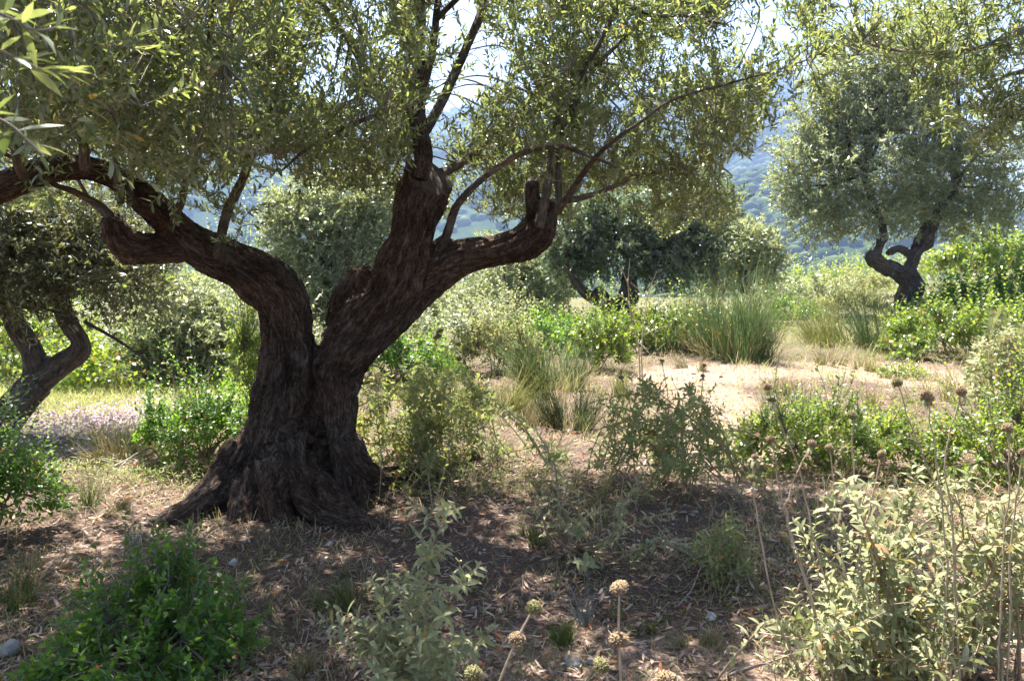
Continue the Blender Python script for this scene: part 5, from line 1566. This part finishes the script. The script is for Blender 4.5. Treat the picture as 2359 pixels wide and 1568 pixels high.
# bare twig drooping from the leaning olive
rt = root("bare_twig", D(195, 740, 7.3), "thin bare dark twig drooping from the leaning olive towards the silver bush", "twig")
P, R = chain([(195, 740, 5, 7.3), (250, 770, 4, 7.2), (310, 808, 3.4, 7.1), (370, 850, 2, 7.0), (410, 880, 1.5, 7.0)], 6)
limb_part("stem", P, R, M["bark2"], rt, 5)
for k in (8, 12, 15, 18):
    e = P[k] + RNG.normal(0, 0.1, 3) + [0.08, 0, -0.1]
    limb_part("side_twig", np.array([P[k], (P[k] + e) / 2, e]), np.array([0.005, 0.004, 0.002]), M["bark2"], rt, 4, 0)

# ------------------------------------------------------------------ stones
def stone(dx, dy, size, mat, label, seed, flat=0.6):
    import bmesh
    p = G(dx, dy)
    rg = np.random.default_rng(seed)
    bm = bmesh.new(); bmesh.ops.create_icosphere(bm, subdivisions=3, radius=1.0)
    V = np.array([v.co[:] for v in bm.verts]); Ft = np.array([[v.index for v in f.verts] for f in bm.faces]); bm.free()
    for _ in range(13):
        nn = norm(rg.normal(0, 1, 3)); c = rg.uniform(0.45, 0.8)
        dd = V @ nn
        V = V - np.clip(dd - c, 0, 1)[:, None] * nn * 0.9
    V = V * (1 + 0.16 * fbm(V * 2.8, seed, 4))[:, None]
    V = V * np.array([1, rg.uniform(0.6, 0.9), flat]) * size
    a = rg.random() * 6.28
    V = V @ np.array([[math.cos(a), -math.sin(a), 0], [math.sin(a), math.cos(a), 0], [0, 0, 1]]).T
    mb = MB(); mb.add(V + p + [0, 0, size * flat * 0.22], [Ft])
    o = mb.build("stone", M[mat], None, False)
    me = o.data
    shift(me, p); o.location = p
    tag(o, label, "stone", "stones lying on the litter")
STN = [(538, 1300, 0.042, "stone", "rounded pale stone lying in front of the trunk left of centre"), (758, 1253, 0.030, "stone", "small whitish stone in front of the trunk's right root"), (752, 1285, 0.022, "stone", "tiny pale stone just below the whitish one by the root"),
       (20, 1505, 0.075, "stone_grey", "grey blue stone at the left edge near the bottom"), (672, 1488, 0.024, "stone", "small pinkish stone right of the dark glossy shrub"), (1090, 1405, 0.026, "stone_grey", "grey stone half hidden right of the sage shoot"),
       (1640, 1425, 0.036, "stone", "bright round stone right of centre on the litter"), (1325, 1530, 0.045, "stone_grey", "angular bluish stone near the bottom, left of the seed stalk"), (1360, 1528, 0.030, "stone_grey", "smaller grey stone touching the angular bluish one"),
       (1735, 1128, 0.030, "stone", "white stone beside the tall seed stalk at the edge of the shade"), (1275, 1370, 0.028, "stone_grey", "grey stone below the straggling sage"), (1600, 1180, 0.03, "stone_grey", "grey stone in the shade under the half lit sage"),
       (1785, 1165, 0.03, "stone_grey", "grey stone beside the shade edge right of the white stone"), (2460 * Q, 1650 * Q, 0.05, "stone", "pale stone under the sage near the bottom right corner"), (2240 * Q, 1270 * Q, 0.05, "stone_grey", "flat brownish stone between the right hand sage stems"),
       (905, 1480, 0.02, "stone", "tiny white stone among the central sage stems"), (338, 925, 0.12, "stone", "pale block standing in for bleached dead wood in the sunny meadow")]  # the last entry is bleached dead wood, built as a stone
for k, (x, y, s_, m_, lb) in enumerate(STN):
    stone(x, y, s_, m_, lb, 300 + k)

# ------------------------------------------------------------------ ground cover
def sample_view(n, y0, y1, rg, power=1.0, xlim=0.74):
    y = y0 * np.exp(rg.random(n) ** power * math.log(y1 / y0))
    x = rg.uniform(-xlim, xlim, n) * (y + 0.4)
    return x, y
rg = np.random.default_rng(400)
def trunk_clear(x, y, r=0.5):
    return np.hypot((x - TRUNK_XY[0]) / 1.25, y - TRUNK_XY[1]) > r

def blades(name, x, y, h_, w, mat, rg, lean=0.5, label=None, cat_="grass", rnd=None):
    n = len(x)
    P = np.stack([x, y, hgt(x, y) - 0.005], -1)
    a = rg.random(n) * 6.28
    lv = lean * rg.uniform(0.2, 1.2, n)
    Dr = np.stack([np.cos(a) * lv, np.sin(a) * lv, np.ones(n)], -1)
    U = np.stack([-np.cos(a), -np.sin(a), lv], -1)
    V, F, r = leaf_geo(P, Dr, U, h_, w, rg.uniform(0.2, 1.3, n), 0.15, 2, rnd)
    o = link(name, build_mesh(name, V, F, {"rnd": r}), M[mat])
    tag(o, label, cat_, kind="stuff")

# straw grass, clustered by noise
x, y = sample_view(52000, 2.3, 26, rg, 0.9)
cl = fbm(np.stack([x * 1.3, y * 1.3, 0 * x], -1), 61, 3)
shade = np.exp(-(((x + 0.7) / 1.6) ** 2 + ((y - 4.4) / 1.1) ** 2))
pa = pale_amount(x, y)
m = (cl > -0.25 + 0.8 * shade + 0.35 * pa * rg.random(len(x))) & trunk_clear(x, y, 0.3) & ~((x < -2.4) & (y > 6.2) & (y < 11))
x, y = x[m], y[m]
hh = (0.05 + 0.012 * y) * rg.uniform(0.4, 1.3, len(x)) * (1 - 0.6 * pale_amount(x, y))
blades("dry_grass", x, y, hh, 0.0012 + 0.0005 * y, "straw", rg, 0.9, "sparse straw coloured grass over the whole clearing")
x, y = sample_view(42000, 2.3, 22, rg, 0.9)
cl = fbm(np.stack([x * 1.1 + 9, y * 1.1, 0 * x], -1), 66, 3)
m = (cl > 0.0 + 0.5 * pale_amount(x, y)) & trunk_clear(x, y, 0.62) & (np.hypot(x + 0.5, y - 4.5) > 0.7)
x, y = x[m], y[m]
blades("green_grass", x, y, (0.045 + 0.012 * y) * rg.uniform(0.4, 1.3, len(x)), 0.0011 + 0.0004 * y, "grass", rg, 0.7, "thin green grass growing in patches through the litter")
x, y = sample_view(26000, 2.3, 7.5, rg, 0.9)
cl = fbm(np.stack([x * 2.3 + 4, y * 2.3, 0 * x], -1), 68, 3)
m = (cl > 0.05) & trunk_clear(x, y, 0.3)
x, y = x[m], y[m]
blades("short_dry_grass", x, y, 0.065 * rg.uniform(0.3, 1.4, len(x)), 0.0022, "straw", rg, 1.6, "short matted dry grass lying over the litter in the foreground")
x, y = sample_view(9000, 4.5, 16, rg, 0.9)
m = (fbm(np.stack([x * 0.9 + 14, y * 0.9, 0 * x], -1), 69, 3) > -0.1) & (x > 0.2)
x, y = x[m], y[m]
blades("tall_dry_grass", x, y, (0.12 + 0.022 * y) * rg.uniform(0.4, 1.2, len(x)), 0.0016 + 0.0004 * y, "meadow", rg, 0.5, "tall thin dry grass standing between the bushes right of the trunk")
# meadow on the left
n = 26000
x = rg.uniform(-7.5, -2.0, n); y = rg.uniform(6.3, 12.0, n)
m = (fbm(np.stack([x, y, 0 * x], -1), 71, 2) > -0.55) & (x < -1.6 - 0.12 * y)
x, y = x[m], y[m]
blades("meadow_grass", x, y, rg.uniform(0.06, 0.22, len(x)), 0.006, "meadow", rg, 0.7, "sunlit yellow green meadow grass left of the old trunk")
n = 2600
gx, gy = G(150, 1015)[:2]; gx2, gy2 = G(290, 985)[:2]
x = np.concatenate([rg.normal(gx, 0.55, n // 2), rg.normal(gx2, 0.38, n // 2)]); y = np.concatenate([rg.normal(gy, 0.4, n // 2), rg.normal(gy2, 0.35, n // 2)])
P = np.stack([x, y, hgt(x, y) + rg.uniform(0.04, 0.2, n)], -1)
V, F, r = diamond_geo(P, rg.normal(0, 1, (n, 3)), rg.normal(0, 1, (n, 3)) + [0, 0, 1], 0.026, 0.02)
tag(link("pink_flowers", build_mesh("pink_flowers", V, F, {"rnd": r}), M["pink"]), "low pink flowers carpeting the sunny meadow on the left", "flowers", kind="stuff")
# litter of fallen olive leaves and straw bits
x, y = sample_view(48000, 2.3, 13, rg, 1.1)
m = trunk_clear(x, y, 0.25)
x, y = x[m], y[m]
n = len(x)
a = rg.random(n) * 6.28
P = np.stack([x, y, hgt(x, y) + rg.uniform(0.002, 0.016, n)], -1)
Dr = np.stack([np.cos(a), np.sin(a), rg.normal(0.05, 0.22, n)], -1)
U = np.array([0, 0, 1.0]) + rg.normal(0, 0.45, (n, 3))
L = rg.uniform(0.02, 0.07, n) * (0.85 + 0.06 * y)
straw = rg.random(n) < 0.4
Wd = np.where(straw, 0.0035, L * 0.22)
L = np.where(straw, L * 1.5, L)
V, F, r = leaf_geo(P, Dr, U, L, Wd, rg.uniform(-0.6, 0.9, n), 0.25, 2)
tag(link("leaf_litter", build_mesh("leaf_litter", V, F, {"rnd": r}), M["litter"]), "brown fallen olive leaves and straw bits lying under the trees", "leaf litter", kind="stuff")
# small clods and pebbles
x, y = sample_view(1500, 2.3, 12, rg, 1.0)
P = np.stack([x, y, hgt(x, y) + 0.002], -1)
o = scatter_blobs("pebbles", P, rg.uniform(0.003, 0.011, len(x)), M["stone"], 0.7)
tag(o, "small pale pebbles and clods scattered on the bare soil", "pebbles", kind="stuff")
# low green herbs
for nm, cx, cy_, rx, ry, nn, lf, mt, lb in [("herbs", 300, 1105, 0.9, 0.4, 1500, 0.05, "grass", "low green herbs and grass left of the trunk root in the shade"),
                                            ("herbs", 1130, 1120, 0.7, 0.35, 1200, 0.035, "sage_shaded", "low grey herbs in the shade at the foot of the tall sage"),
                                            ("herbs", 1650, 1300, 0.6, 0.4, 1000, 0.03, "sage_shaded", "low grey green herbs under the half lit sage"),
                                            ("herbs", 1700, 1460, 0.5, 0.4, 600, 0.025, "grass", "scattered small green herbs right of centre at the bottom")]:
    c = G(cx, cy_)
    x, y = rg.normal(c[0], rx * 0.6, nn), rg.normal(c[1], ry * 0.6, nn)
    P = np.stack([x, y, hgt(x, y) + rg.uniform(0, 0.09, nn)], -1)
    V, F, r = leaf_geo(P, rg.normal(0, 1, (nn, 3)) * [1, 1, 0.3] + [0, 0, 0.8], rg.normal(0, 0.5, (nn, 3)) + [0, 0, 1], lf, lf * 0.16, 0.6, 0.2, 2)
    tag(link(nm, build_mesh(nm, V, F, {"rnd": r}), M[mt]), lb, "herbs", kind="stuff")

# ------------------------------------------------------------------ haze
def haze():
    x0, x1, y0, y1, z0, z1 = -3750, 3750, -60, 4350, -60, 560
    V = np.array([[x, y, z] for z in (z0, z1) for y in (y0, y1) for x in (x0, x1)], float)
    Fq = np.array([[0, 2, 3, 1], [4, 5, 7, 6], [0, 1, 5, 4], [2, 6, 7, 3], [0, 4, 6, 2], [1, 3, 7, 5]])
    m, t, out = nt("haze_air")
    pv = nd(t, "ShaderNodeVolumePrincipled")
    pv.inputs["Color"].default_value = (0.42, 0.60, 1.0, 1)
    pv.inputs["Density"].default_value = 0.00026
    pv.inputs["Anisotropy"].default_value = 0.2
    t.links.new(pv.outputs[0], out.inputs["Volume"])
    o = link("haze", build_mesh("haze", V, [Fq]), m)
    tag(o, "thin blue summer haze in front of the far mountain", "haze", kind="stuff")
haze()
tot = sum(len(o.data.loops) - 2 * len(o.data.polygons) for o in bpy.data.objects if o.type == 'MESH')
print("objects", len(bpy.data.objects), "tris", tot, "unique", sum(len(m.loops) - 2 * len(m.polygons) for m in bpy.data.meshes))
